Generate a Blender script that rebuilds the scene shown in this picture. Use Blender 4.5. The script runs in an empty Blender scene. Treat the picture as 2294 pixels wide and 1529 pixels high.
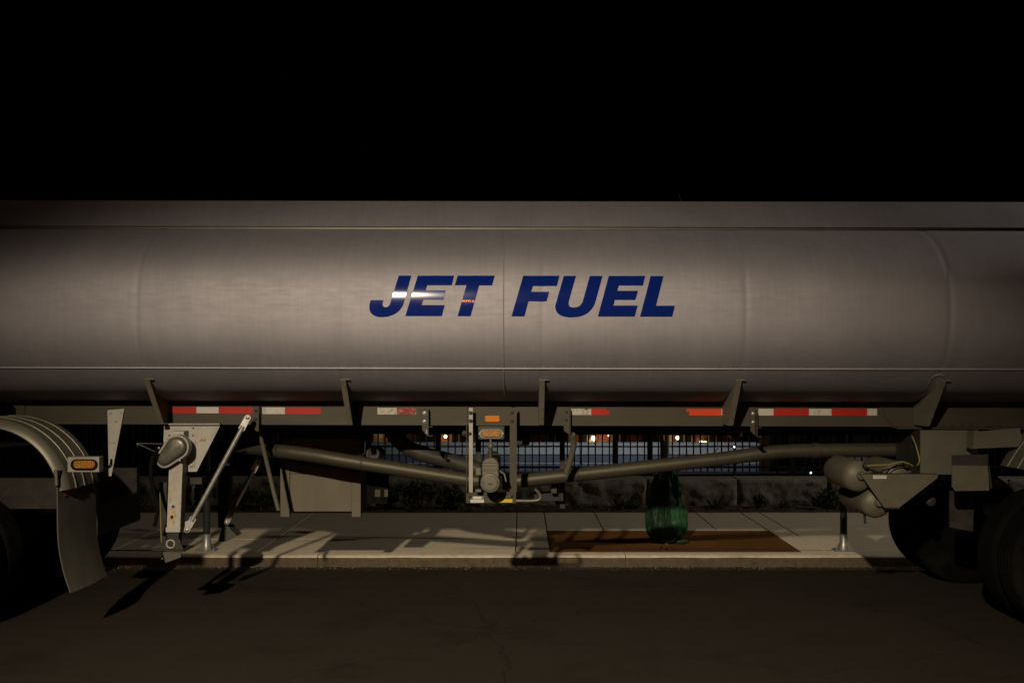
import bpy, bmesh, math, random
from mathutils import Vector, Matrix, noise
random.seed(7)
R = math.radians
sc = bpy.context.scene
COL = sc.collection

# ------------------------------------------------------------------ camera, world, lights, exposure
F = 2294 * 35 / 36            # focal length in photo pixels
VX, VY, CH = 1167.0, 832.0, 1.9   # vanishing point in the photo, camera height
cam = bpy.data.cameras.new('camera'); cam.lens = 35; cam.sensor_width = 36; cam.clip_end = 600
cam.shift_x = -(VX - 1147) / 2294; cam.shift_y = (VY - 764.5) / 2294
co = bpy.data.objects.new('camera', cam); COL.objects.link(co)
co.location = (0, 0, CH); co.rotation_euler = (R(90), 0, 0); sc.camera = co

world = bpy.data.worlds.new('World'); sc.world = world; world.use_nodes = True
wn = world.node_tree
sky = wn.nodes.new('ShaderNodeTexSky'); sky.sky_type = 'NISHITA'; sky.sun_disc = False
sky.sun_elevation = R(-9); sky.sun_rotation = R(160)
bg = wn.nodes['Background']; bg.inputs['Strength'].default_value = 0.05
wn.links.new(sky.outputs[0], bg.inputs[0])

def lamp(name, kind, loc, power, color, radius, aim=None, size=None, blend=1.0):
    d = bpy.data.lights.new(name, kind); d.energy = power; d.color = color; d.shadow_soft_size = radius
    if kind == 'SPOT':
        d.spot_size = R(size); d.spot_blend = blend
    o = bpy.data.objects.new(name, d); COL.objects.link(o); o.location = loc
    if aim is not None:
        o.rotation_euler = (Vector(aim) - Vector(loc)).to_track_quat('-Z', 'Y').to_euler()
    return o
# street lamp across the road, behind the photographer
lamp('street_lamp_light', 'SPOT', (-2.46, -4.4, 6.25), 9300, (1.0, 0.83, 0.60), 0.16, (0.45, 10.37, -4.1), 52, 1.0)
# weaker sodium lamp further down the street
lamp('sodium_lamp_light', 'SPOT', (-2.1, -22.0, 7.6), 650, (1.0, 0.36, 0.10), 0.22, (0, 7.6, 2.2), 30, 1.0)
# pavement lamp out of frame to the right
lamp('pavement_lamp_light', 'SPOT', (14.0, 9.6, 9.0), 1700, (1.0, 0.88, 0.74), 0.12, (1.0, 11.0, 0.0), 60, 1.0)

vs = sc.view_settings
vs.view_transform = 'Standard'; vs.look = 'None'; vs.exposure = 0.0; vs.gamma = 1.0
vs.use_curve_mapping = False
sc.cycles.use_denoising = True
sc.cycles.max_bounces = 6
sc.cycles.sample_clamp_indirect = 4

# ------------------------------------------------------------------ helpers
def P(px, py, Y):
    """photo pixel at depth Y -> point in the place"""
    return Vector(((px - VX) / F * Y, Y, CH - (py - VY) / F * Y))

MATS = {}
def mat(name, base, rough=0.6, metal=0.0, var=0.15, scale=8.0, stretch=(1, 1, 1), bump=0.0, bscale=60.0,
        dirt=None, dirt_amt=0.5, dirt_scale=3.0, coat=0.0, emit=None, estr=0.0, trans=0.0, spec=0.22):
    if name in MATS: return MATS[name]
    m = bpy.data.materials.new(name); m.use_nodes = True
    nt = m.node_tree; N = nt.nodes; L = nt.links
    b = N['Principled BSDF']
    b.inputs['Roughness'].default_value = rough; b.inputs['Metallic'].default_value = metal
    b.inputs['Coat Weight'].default_value = coat
    b.inputs['Specular IOR Level'].default_value = spec
    b.inputs['Transmission Weight'].default_value = trans
    tc = N.new('ShaderNodeTexCoord'); mp = N.new('ShaderNodeMapping')
    mp.inputs['Scale'].default_value = stretch
    L.new(tc.outputs['Object'], mp.inputs['Vector'])
    n1 = N.new('ShaderNodeTexNoise'); n1.inputs['Scale'].default_value = scale; n1.inputs['Detail'].default_value = 6
    L.new(mp.outputs[0], n1.inputs['Vector'])
    mr = N.new('ShaderNodeMapRange'); mr.inputs['From Min'].default_value = 0.25; mr.inputs['From Max'].default_value = 0.75
    mr.inputs['To Min'].default_value = 1 - var; mr.inputs['To Max'].default_value = 1 + var
    L.new(n1.outputs['Fac'], mr.inputs['Value'])
    mx = N.new('ShaderNodeMix'); mx.data_type = 'RGBA'; mx.blend_type = 'MULTIPLY'
    mx.inputs['Factor'].default_value = 1.0; mx.inputs['A'].default_value = (*base, 1)
    L.new(mr.outputs[0], mx.inputs['B'])
    col = mx.outputs['Result']
    if dirt:
        n2 = N.new('ShaderNodeTexNoise'); n2.inputs['Scale'].default_value = dirt_scale; n2.inputs['Detail'].default_value = 8
        n2.inputs['Roughness'].default_value = 0.65
        L.new(tc.outputs['Object'], n2.inputs['Vector'])
        r2 = N.new('ShaderNodeMapRange'); r2.inputs['From Min'].default_value = 0.52; r2.inputs['From Max'].default_value = 0.66
        r2.inputs['To Max'].default_value = dirt_amt
        L.new(n2.outputs['Fac'], r2.inputs['Value'])
        m2 = N.new('ShaderNodeMix'); m2.data_type = 'RGBA'
        L.new(r2.outputs[0], m2.inputs['Factor']); L.new(col, m2.inputs['A']); m2.inputs['B'].default_value = (*dirt, 1)
        col = m2.outputs['Result']
    L.new(col, b.inputs['Base Color'])
    if bump > 0:
        n3 = N.new('ShaderNodeTexNoise'); n3.inputs['Scale'].default_value = bscale; n3.inputs['Detail'].default_value = 5
        L.new(mp.outputs[0], n3.inputs['Vector'])
        bp = N.new('ShaderNodeBump'); bp.inputs['Strength'].default_value = bump; bp.inputs['Distance'].default_value = 0.01
        L.new(n3.outputs['Fac'], bp.inputs['Height']); L.new(bp.outputs[0], b.inputs['Normal'])
    if emit:
        b.inputs['Emission Color'].default_value = (*emit, 1); b.inputs['Emission Strength'].default_value = estr
    MATS[name] = m
    return m

def tank_material():
    m = bpy.data.materials.new('tank_aluminium'); m.use_nodes = True
    nt = m.node_tree; N = nt.nodes; L = nt.links; b = N['Principled BSDF']
    b.inputs['Metallic'].default_value = 0.95; b.inputs['Specular IOR Level'].default_value = 0.6
    tc = N.new('ShaderNodeTexCoord')
    def nz(scale, stretch, detail=6, rough=0.6):
        mp = N.new('ShaderNodeMapping'); mp.inputs['Scale'].default_value = stretch
        L.new(tc.outputs['Object'], mp.inputs['Vector'])
        n = N.new('ShaderNodeTexNoise'); n.inputs['Scale'].default_value = scale; n.inputs['Detail'].default_value = detail
        n.inputs['Roughness'].default_value = rough
        L.new(mp.outputs[0], n.inputs['Vector']); return n.outputs['Fac']
    def rng(v, a, c, lo, hi):
        r = N.new('ShaderNodeMapRange'); r.inputs['From Min'].default_value = a; r.inputs['From Max'].default_value = c
        r.inputs['To Min'].default_value = lo; r.inputs['To Max'].default_value = hi
        L.new(v, r.inputs['Value']); return r.outputs[0]
    def mul(a, c):
        x = N.new('ShaderNodeMath'); x.operation = 'MULTIPLY'; L.new(a, x.inputs[0]); L.new(c, x.inputs[1]); return x.outputs[0]
    brush = rng(nz(6, (1.2, 14, 14), 8, 0.7), 0.3, 0.7, 0.985, 1.015)       # fine marks along the shell
    drip = rng(nz(5, (7, 0.5, 0.5), 6, 0.65), 0.3, 0.75, 1.03, 0.93)      # run-off streaks down the sides
    blot = rng(nz(1.7, (1, 1, 1), 6, 0.6), 0.3, 0.7, 0.92, 1.06)
    scr = rng(nz(3, (3.5, 60, 60), 4, 0.8), 0.62, 0.72, 1.0, 0.90)        # sparse scratches
    v = mul(mul(brush, drip), mul(blot, scr))
    mx = N.new('ShaderNodeMix'); mx.data_type = 'RGBA'; mx.blend_type = 'MULTIPLY'; mx.inputs['Factor'].default_value = 1
    mx.inputs['A'].default_value = (0.388, 0.375, 0.410, 1); L.new(v, mx.inputs['B'])
    L.new(mx.outputs['Result'], b.inputs['Base Color'])
    L.new(rng(nz(4, (2, 10, 10)), 0.3, 0.7, 0.72, 0.78), b.inputs['Roughness'])
    bp = N.new('ShaderNodeBump'); bp.inputs['Strength'].default_value = 0.05; bp.inputs['Distance'].default_value = 0.004
    L.new(nz(5, (1, 9, 9), 7, 0.7), bp.inputs['Height']); L.new(bp.outputs[0], b.inputs['Normal'])
    wv = N.new('ShaderNodeBump'); wv.inputs['Strength'].default_value = 0.35; wv.inputs['Distance'].default_value = 0.02
    L.new(nz(1.1, (1, 1, 1.4), 2, 0.4), wv.inputs['Height']); L.new(wv.outputs[0], bp.inputs['Normal'])
    b.inputs['Anisotropic'].default_value = 0.0; b.inputs['Anisotropic Rotation'].default_value = 0.25
    tg = N.new('ShaderNodeTangent'); tg.direction_type = 'RADIAL'; tg.axis = 'X'; L.new(tg.outputs[0], b.inputs['Tangent'])
    MATS['tank'] = m; return m

M_TANK = tank_material()
M_RAIL = mat('rail_paint', (0.04749, 0.04286, 0.03243), 0.55, 0.25, 0.10, 3, (1, 6, 6), 0.05, 90, (0.055, 0.048, 0.034), 0.35, 2.0)
M_DARK = mat('dark_steel', (0.030, 0.028, 0.025), 0.6, 0.2, 0.3, 12, dirt=(0.055, 0.045, 0.032), dirt_amt=0.5)
M_BLACK = mat('black_paint', (0.018, 0.018, 0.02), 0.5, 0.0, 0.2, 10)
M_LIGHTM = mat('bright_angle', (0.255, 0.2422, 0.2125), 0.5, 0.35, 0.10, 10, dirt=(0.17, 0.153, 0.1105), dirt_amt=0.4)
M_GALV = mat('galvanised', (0.306, 0.306, 0.2925), 0.42, 0.7, 0.22, 30, dirt=(0.18, 0.171, 0.1485), dirt_amt=0.5, dirt_scale=9)
M_LEG = mat('leg_white_paint', (0.31, 0.3, 0.275), 0.55, 0.0, 0.08, 40, dirt=(0.2125, 0.1105, 0.034), dirt_amt=0.30, dirt_scale=7, bump=0.05)
M_RUST = mat('rust_patch', (0.38, 0.29, 0.17), 0.85, 0.0, 0.5, 60, dirt=(0.16, 0.075, 0.025), dirt_amt=0.9, dirt_scale=55, bump=0.4)
M_PIPE = mat('pipe_aluminium', (0.05712, 0.05174, 0.03696), 0.5, 0.45, 0.10, 40, dirt=(0.03696, 0.03226, 0.0215), dirt_amt=0.35, dirt_scale=4, bump=0.08, bscale=120)
M_CAST = mat('cast_aluminium', (0.1165, 0.1104, 0.08625), 0.6, 0.35, 0.14, 60, bump=0.25, bscale=160)
M_RUB = mat('rubber', (0.003, 0.0028, 0.0026), 0.85, spec=0.08, metal=0.0, var=0.3, scale=12, dirt=(0.0096, 0.0084, 0.0072), dirt_amt=0.6)
M_FLAP = mat('flap_rubber', (0.06, 0.058, 0.048), 0.7, 0.0, 0.15, 4, (1, 2, 1), 0.06, 40, (0.085, 0.078, 0.06), 0.5, 5)
M_BRKT = mat('bracket_paint', (0.135, 0.125, 0.10), 0.6, 0.1, 0.1, 8, dirt=(0.13, 0.115, 0.08), dirt_amt=0.4)
M_FEND = mat('fender_aluminium', (0.126, 0.1193, 0.09408), 0.45, 0.35, 0.12, 6, dirt=(0.084, 0.0756, 0.0546), dirt_amt=0.4)
M_RED = mat('tape_red', (0.306, 0.0153, 0.0085), 0.45, 0.0, 0.10, 60, dirt=(0.17, 0.01275, 0.0085), dirt_amt=0.35, dirt_scale=25)
M_ORED = mat('tape_orange_red', (0.46, 0.045, 0.01), 0.45, 0.0, 0.08, 60)
M_DRED = mat('tape_dull_red', (0.19, 0.018, 0.014), 0.5, 0.0, 0.2, 60, dirt=(0.32, 0.22, 0.19), dirt_amt=0.8, dirt_scale=32)
M_WHT = mat('tape_white', (0.391, 0.3655, 0.3485), 0.45, 0.0, 0.06, 60, dirt=(0.221, 0.1955, 0.17), dirt_amt=0.6, dirt_scale=22)
M_WWHT = mat('tape_worn_white', (0.34, 0.32, 0.28), 0.5, 0.0, 0.15, 60, dirt=(0.13, 0.115, 0.09), dirt_amt=0.9, dirt_scale=45)
M_LETTER = mat('letter_blue_vinyl', (0.004, 0.015, 0.14), 0.11, 0.0, 0.05, 30, spec=0.35)
M_AMBER = mat('amber_lens', (0.2, 0.09, 0.006), 0.25, 0.0, 0.35, 110, (1, 1, 1), 0.5, 150, spec=0.5)
M_ORANGE = mat('orange_reflector', (0.46, 0.15, 0.01), 0.35, 0.0, 0.06, 80)
M_GREYP = mat('grey_plastic', (0.18, 0.18, 0.18), 0.5, 0.0, 0.06, 20)
M_LABEL = mat('label_white', (0.45, 0.43, 0.38), 0.5, 0.0, 0.05, 30)
M_LABELG = mat('label_grey', (0.16, 0.155, 0.15), 0.5)
M_INK = mat('label_ink', (0.05, 0.05, 0.05), 0.6)
M_YEL = mat('label_yellow', (0.46, 0.34, 0.008), 0.5, 0.0, 0.08, 60)
M_CAB = mat('cabinet_paint', (0.1025, 0.09178, 0.06772), 0.6, 0.1, 0.13, 3.5, (2, 2, 0.6), 0.04, 70, (0.075, 0.065, 0.045), 0.35, 3.0)
M_AIR = mat('air_tank_paint', (0.1044, 0.09529, 0.07079), 0.5, 0.15, 0.12, 9, dirt=(0.06353, 0.05627, 0.04084), dirt_amt=0.4)
M_HOSE = mat('hose_yellow', (0.17, 0.155, 0.055), 0.5)
M_ROAD = mat('asphalt', (0.0265, 0.0225, 0.018), 0.9, 0.0, 0.55, 110, bump=0.5, bscale=190, dirt=(0.019, 0.0155, 0.012), dirt_amt=0.8, dirt_scale=1.3, spec=0.06)
def road_wear(m):
    nt = m.node_tree; N = nt.nodes; L = nt.links; b = N['Principled BSDF']
    src = b.inputs['Base Color'].links[0].from_socket
    tc = N.new('ShaderNodeTexCoord'); n = N.new('ShaderNodeTexNoise'); n.inputs['Scale'].default_value = 2.2; n.inputs['Detail'].default_value = 6
    L.new(tc.outputs['Object'], n.inputs['Vector'])
    mx = N.new('ShaderNodeMix'); mx.data_type = 'RGBA'; mx.blend_type = 'LINEAR_LIGHT'; mx.inputs['Factor'].default_value = 0.22
    L.new(tc.outputs['Object'], mx.inputs['A']); L.new(n.outputs['Color'], mx.inputs['B'])
    v = N.new('ShaderNodeTexVoronoi'); v.feature = 'DISTANCE_TO_EDGE'; v.inputs['Scale'].default_value = 0.42
    L.new(mx.outputs['Result'], v.inputs['Vector'])
    r = N.new('ShaderNodeMapRange'); r.inputs['From Min'].default_value = 0.001; r.inputs['From Max'].default_value = 0.006
    r.inputs['To Min'].default_value = 0.72; r.inputs['To Max'].default_value = 1.0; L.new(v.outputs['Distance'], r.inputs['Value'])
    n2 = N.new('ShaderNodeTexNoise'); n2.inputs['Scale'].default_value = 260; n2.inputs['Detail'].default_value = 2; L.new(tc.outputs['Object'], n2.inputs['Vector'])
    r2 = N.new('ShaderNodeMapRange'); r2.inputs['From Min'].default_value = 0.62; r2.inputs['From Max'].default_value = 0.72; r2.inputs['To Min'].default_value = 1.0; r2.inputs['To Max'].default_value = 3.2
    L.new(n2.outputs['Fac'], r2.inputs['Value'])
    mm = N.new('ShaderNodeMath'); mm.operation = 'MULTIPLY'; L.new(r.outputs[0], mm.inputs[0]); L.new(r2.outputs[0], mm.inputs[1])
    m3 = N.new('ShaderNodeMix'); m3.data_type = 'RGBA'; m3.blend_type = 'MULTIPLY'; m3.inputs['Factor'].default_value = 1.0
    L.new(src, m3.inputs['A']); L.new(mm.outputs[0], m3.inputs['B']); L.new(m3.outputs['Result'], b.inputs['Base Color'])
road_wear(M_ROAD)
M_SLAB = mat('concrete_slab', (0.475, 0.42, 0.32), 0.85, 0.0, 0.10, 25, bump=0.12, bscale=150, dirt=(.40,.35,.26), dirt_amt=0.6, dirt_scale=1.6)
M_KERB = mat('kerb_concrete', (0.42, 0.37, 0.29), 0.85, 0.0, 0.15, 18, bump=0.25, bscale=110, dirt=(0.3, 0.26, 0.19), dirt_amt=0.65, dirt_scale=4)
M_KFACE = mat('kerb_face_dark', (0.0756, 0.05976, 0.04032), 0.9, 0.0, 0.2, 18, bump=0.3, bscale=110, dirt=(0.0468, 0.03456, 0.0216), dirt_amt=0.7, dirt_scale=5)  # darker material for the front faces of the kerb stones
M_JOINT = mat('joint_filler', (0.03, 0.027, 0.022), 0.9)
M_GRATE = mat('rusty_steel', (0.105, 0.046, 0.011), 0.75, 0.2, 0.3, 14, (1, 3, 3), 0.2, 60, (0.085, 0.034, 0.008), 0.6, 3.5)
M_SOIL = mat('mulch_soil', (0.055, 0.042, 0.028), 0.95, 0.0, 0.6, 40, bump=0.9, bscale=50)
M_STONE = mat('split_stone', (0.21, 0.20, 0.165), 0.9, 0.0, 0.3, 12, bump=0.7, bscale=28, dirt=(0.10, 0.095, 0.07), dirt_amt=0.6, dirt_scale=5)
M_FENCE = mat('fence_black', (0.012, 0.013, 0.014), 0.5)
M_BAG = mat('bag_green_plastic', (0.018, 0.075, 0.032), 0.55, 0.0, 0.25, 6, bump=0.5, bscale=30, spec=0.18)
M_BAGD = mat('bag_green_shaded', (0.009, 0.028, 0.013), 0.55, 0.0, 0.4, 8, bump=0.5, bscale=30, spec=0.18)  # darker green that holds the shade on the bag's left and middle
M_BARK = mat('bark', (0.22, 0.185, 0.14), 0.9, 0.0, 0.35, 40, (1, 1, 0.2), 0.5, 60)
M_LEAF = mat('shrub_leaf', (0.030, 0.050, 0.016), 0.6, 0.0, 0.5, 9)
M_LEAF2 = mat('grass_blade', (0.045, 0.075, 0.02), 0.6, 0.0, 0.5, 9)
M_DRY = mat('dry_stem', (0.13, 0.095, 0.055), 0.8, 0.0, 0.4, 9)
M_BRICK = mat('far_brick', (0.20, 0.085, 0.05), 0.9, 0.0, 0.25, 5)
M_PLASTER = mat('far_stone_trim', (0.36, 0.30, 0.22), 0.85, 0.0, 0.1, 3)
M_PALE = mat('pale_concrete', (0.42, 0.45, 0.46), 0.85, 0.0, 0.10, 2.0, (0.3, 1, 1))
M_BLUEG = mat('grey_block', (0.13, 0.15, 0.20), 0.85, 0.0, 0.15, 2.0, (0.4, 1, 1))
M_GLASS = mat('far_window_glass', (0.02, 0.022, 0.025), 0.1, spec=0.5)
M_GLOBE = mat('lamp_globe_warm', (0.9, 0.8, 0.6), 0.4, emit=(1.0, 0.72, 0.36), estr=5)
M_GLOBEC = mat('cool_glow', (0.9, 0.9, 0.95), 0.4, emit=(0.75, 0.86, 1.0), estr=7)
M_BARR_O = mat('barricade_orange', (0.65, 0.12, 0.02), 0.5)
M_BARR_W = mat('barricade_white', (0.65, 0.65, 0.65), 0.5)
M_GRIT = mat('grit', (0.24, 0.21, 0.16), 0.8, 0.0, 0.6, 60)
M_LITTER = mat('leaf_litter', (0.30, 0.21, 0.08), 0.8, 0.0, 0.6, 30)

def smooth(me, ang=40):
    for p in me.polygons: p.use_smooth = True
    try: me.set_sharp_from_angle(angle=R(ang))
    except Exception: pass

def origin_of(parent):
    while parent.parent: parent = parent.parent
    return parent.location.copy()

class MB:
    def __init__(s): s.v = []; s.f = []
    def add(s, vs, fs):
        o = len(s.v); s.v += [Vector(p) for p in vs]; s.f += [tuple(i + o for i in f) for f in fs]; return s
    def box(s, x0, x1, y0, y1, z0, z1):
        vs = [(x, y, z) for z in (z0, z1) for y in (y0, y1) for x in (x0, x1)]
        return s.add(vs, [(0, 2, 3, 1), (4, 5, 7, 6), (0, 1, 5, 4), (2, 6, 7, 3), (0, 4, 6, 2), (1, 3, 7, 5)])
    def prism(s, pts, vec):
        n = len(pts); pts = [Vector(p) for p in pts]; vec = Vector(vec)
        vs = pts + [p + vec for p in pts]
        fs = [tuple(range(n)), tuple(range(2 * n - 1, n - 1, -1))]
        fs += [(i, i + n, (i + 1) % n + n, (i + 1) % n) for i in range(n)]
        return s.add(vs, fs)
    def plate(s, pxs, Y, t):                       # outline in photo pixels at depth Y, thickness t going away
        return s.prism([P(x, y, Y) for x, y in pxs], (0, t, 0))
    def tube(s, path, r, seg=12, caps=True):
        path = [Vector(p) for p in path]; n = len(path)
        rs = r if isinstance(r, (list, tuple)) else [r] * n
        vs = []; up = None
        for i, p in enumerate(path):
            d = (path[min(i + 1, n - 1)] - path[max(i - 1, 0)]).normalized()
            if up is None:
                up = Vector((0, 0, 1)) if abs(d.z) < 0.9 else Vector((1, 0, 0))
            a = (up - d * up.dot(d)).normalized(); b = d.cross(a); up = a
            for k in range(seg):
                t = 2 * math.pi * k / seg
                vs.append(p + (a * math.cos(t) + b * math.sin(t)) * rs[i])
        fs = [(i * seg + k, i * seg + (k + 1) % seg, (i + 1) * seg + (k + 1) % seg, (i + 1) * seg + k)
              for i in range(n - 1) for k in range(seg)]
        if caps:
            fs += [tuple(range(seg - 1, -1, -1)), tuple(range((n - 1) * seg, n * seg))]
        return s.add(vs, fs)
    def cyl(s, a, b, r, seg=16): return s.tube([a, b], r, seg)
    def lathe(s, prof, c, axis='Y', seg=32):      # prof: (radius, along axis)
        c = Vector(c); vs = []; n = len(prof)
        for r, h in prof:
            for k in range(seg):
                t = 2 * math.pi * k / seg; u, w = r * math.cos(t), r * math.sin(t)
                vs.append(c + (Vector((u, h, w)) if axis == 'Y' else Vector((u, w, h)) if axis == 'Z' else Vector((h, u, w))))
        fs = [(i * seg + k, i * seg + (k + 1) % seg, (i + 1) * seg + (k + 1) % seg, (i + 1) * seg + k)
              for i in range(n - 1) for k in range(seg)]
        if prof[0][0] > 1e-6: fs.append(tuple(range(seg)))
        if prof[-1][0] > 1e-6: fs.append(tuple(range((n - 1) * seg, n * seg)))
        return s.add(vs, fs)
    def mesh(s, name, m, O=Vector(), sm=True, ang=40):
        me = bpy.data.meshes.new(name)
        me.from_pydata([tuple(v - O) for v in s.v], [], s.f); me.validate()
        bm = bmesh.new(); bm.from_mesh(me); bmesh.ops.recalc_face_normals(bm, faces=bm.faces); bm.to_mesh(me); bm.free()
        me.materials.append(m)
        if sm: smooth(me, ang)
        return me
    def build(s, name, m, parent=None, bev=0.0, sm=True, ang=40, at=None):
        O = origin_of(parent) if parent else (Vector(at) if at is not None else Vector())
        o = bpy.data.objects.new(name, s.mesh(name, m, O, sm, ang)); COL.objects.link(o)
        if parent: o.parent = parent
        else: o.location = O
        if bev > 0:
            b = o.modifiers.new('bevel', 'BEVEL'); b.width = bev; b.segments = 2; b.limit_method = 'ANGLE'; b.angle_limit = R(50)
        return o

def thing(name, loc, label, cat, group=None):
    o = bpy.data.objects.new(name, None); COL.objects.link(o); o.location = loc; o.empty_display_size = 0.2
    o['label'] = label; o['category'] = cat
    if group: o['group'] = group
    return o
def tag(o, label, cat, group=None):
    o['label'] = label; o['category'] = cat
    if group: o['group'] = group
    return o
def struct(o): o['kind'] = 'structure'; return o
def stuff(o, label=None):
    o['kind'] = 'stuff'
    if label: o['label'] = label
    return o
def inst(name, me, pos, parent, scale=None, rot=None):
    o = bpy.data.objects.new(name, me); COL.objects.link(o)
    o.parent = parent; o.location = Vector(pos) - (origin_of(parent) if parent else Vector())
    if scale: o.scale = scale if isinstance(scale, (tuple, list)) else (scale,) * 3
    if rot: o.rotation_euler = rot
    return o

def bolt_mesh(m, hexhead=True):
    b = MB(); b.lathe([(1.35, 0), (1.35, -0.18)], (0, 0, 0), 'Y', 16)
    b.lathe([(1, -0.18), (1, -0.75), (0.8, -0.9), (0, -0.95)], (0, 0, 0), 'Y', 6 if hexhead else 14)
    return b.mesh('bolt', m)
BOLT_D = bolt_mesh(M_DARK); BOLT_L = bolt_mesh(M_GALV, False); BOLT_W = bolt_mesh(M_LEG)
def bolt(px, py, Y, r_px, parent, me=BOLT_D):
    return inst('bolt', me, P(px, py, Y), parent, r_px * Y / F / 1.35)

# ------------------------------------------------------------------ the ground
YK = 9.695; ZW = 0.111         # kerb face, pavement height
b = MB(); b.add([(-60, -40, 0), (60, -40, 0), (60, YK + 0.02, 0), (-60, YK + 0.02, 0)], [(0, 1, 2, 3)])
struct(b.build('road', M_ROAD, sm=False))
b = MB(); b.box(-16, 16, YK + 0.02, 12.66, -0.2, ZW - 0.03)
sw = struct(b.build('sidewalk', M_JOINT, sm=False, at=(0, 9.7, 0)))
G = 0.005
def slab(x0, x1, y0, y1, dz=0.0):
    bb = MB(); bb.box(x0 + G, x1 - G, y0 + G, y1 - G, ZW - 0.1, ZW + dz)
    return bb.build('slab', M_SLAB, sw, bev=0.006)
YB, YM, YG0, YG1 = 12.66, 10.64, 9.88, 11.2
xs = [-14, -11, -8.4, -5.6, -4.1, -2.62, -0.053]
for i in range(len(xs) - 1):
    slab(xs[i], xs[i + 1], YG0, YM, random.uniform(-.002, .002)); slab(xs[i], xs[i + 1], YM, YB, random.uniform(-.002, .002))
slab(-0.053, 0.29, YG0, YM); slab(-0.053, 0.29, YM, YB)
for x0, x1 in ((0.29, 0.93), (0.93, 2.215), (2.215, 2.79)): slab(x0, x1, YG1, YB)
slab(2.79, 3.03, YG0, YB)
xs = [3.03, 4.6, 6.1, 7.6, 10.5, 14]
for i in range(len(xs) - 1): slab(xs[i], xs[i + 1], YG0, YB)
kb = MB(); kb.box(-16, 16, YK + 0.025, YG0 - 0.002, -0.15, ZW - 0.04)
kerb = struct(kb.build('kerb', M_JOINT, sm=False, at=(0, 9.7, 0)))
kx = [-14, -11, -8.0, -5.0, -1.98, 1.02, 4.05, 7.1, 10.2, 14]
for i in range(len(kx) - 1):
    bb = MB(); n = 24; x0, x1 = kx[i] + .004, kx[i + 1] - .004
    prof = lambda x: [(YK + .012 * noise.noise((x * 1.7, 0, 3)), -0.1), (YK + 0.006 + .012 * noise.noise((x * 1.7, 0, 3)), ZW - 0.022 + .004 * noise.noise((x * 3, 5, 1))),
                      (YK + 0.012, ZW - 0.008), (YK + 0.028 + .006 * noise.noise((x * 2.5, 1, 0)), ZW), (YG0 - 0.006, ZW + .001), (YG0 - 0.006, -0.1)]
    vs = []; fs = []
    for k in range(n + 1):
        x = x0 + (x1 - x0) * k / n; vs += [(x, y, z) for y, z in prof(x)]
    for k in range(n):
        for j in range(6):
            fs.append((k * 6 + j, k * 6 + (j + 1) % 6, (k + 1) * 6 + (j + 1) % 6, (k + 1) * 6 + j))
    fs += [tuple(range(6)), tuple(range(n * 6, n * 6 + 6))]
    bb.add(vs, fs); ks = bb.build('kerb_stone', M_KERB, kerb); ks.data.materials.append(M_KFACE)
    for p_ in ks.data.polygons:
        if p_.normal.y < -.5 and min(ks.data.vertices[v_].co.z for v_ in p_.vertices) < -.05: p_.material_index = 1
# planting bed between pavement and stone wall
b = MB(); nx, ny = 260, 10; vs = []; fs = []
for j in range(ny + 1):
    for i in range(nx + 1):
        x = -15 + 30 * i / nx; y = 12.665 + 0.85 * j / ny
        vs.append((x, y, 0.085 + 0.04 * noise.noise((x * 4, y * 4, 0)) + 0.03 * noise.noise((x * 13, y * 13, 2)) + (0.03 if 0 < j < ny else -0.03)))
for j in range(ny):
    for i in range(nx):
        a = j * (nx + 1) + i; fs.append((a, a + 1, a + nx + 2, a + nx + 1))
b.add(vs, fs); struct(b.build('planting_bed', M_SOIL))
# terrace beyond the wall, and the lower ground beyond that
b = MB(); b.add([(-60, 13.55, 0.30), (60, 13.55, 0.30), (60, 14.6, 0.30), (-60, 14.6, 0.30)], [(0, 1, 2, 3)])
b.add([(-60, 14.6, 0.30), (60, 14.6, 0.30), (60, 25.2, -0.62), (-60, 25.2, -0.62)], [(0, 1, 2, 3)])
struct(b.build('terrace_ground', M_ROAD, sm=False))
b = MB(); b.add([(-150, 25.2, -5), (150, 25.2, -5), (150, 300, -5), (-150, 300, -5)], [(0, 1, 2, 3)])
struct(b.build('lower_ground', M_ROAD, sm=False))

# gutter grit and leaf litter
b = MB()
for _ in range(2600):
    x = random.uniform(-5.5, 5.5); y = YK - abs(random.gauss(0, 0.07)) - 0.004; r = random.uniform(.002, .006)
    q = [Vector((random.uniform(-r, r), random.uniform(-r, r), random.uniform(0, 1.6 * r))) + Vector((x, y, 0)) for _ in range(4)]
    b.add(q, [(0, 1, 2), (0, 1, 3), (1, 2, 3), (0, 2, 3)])
stuff(b.build('gutter_grit', M_GRIT, sm=False), 'loose grit lying in the gutter along the kerb')
b = MB()
for _ in range(420):
    x = random.uniform(-5.5, 5.5); y = YK - abs(random.gauss(0, 0.08)) - 0.005; r = random.uniform(.006, .014)
    t = random.uniform(0, 6.3); d = Vector((math.cos(t), math.sin(t), random.uniform(0, .5))) * r; e = Vector((-math.sin(t), math.cos(t), random.uniform(-.2, .5))) * r * .4
    c = Vector((x, y, 0.007)); b.add([c - d, c + e, c + d, c - e], [(0, 1, 2, 3)])
stuff(b.build('gutter_leaves', M_LITTER, sm=False), 'dry leaf scraps scattered along the foot of the kerb')

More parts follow.
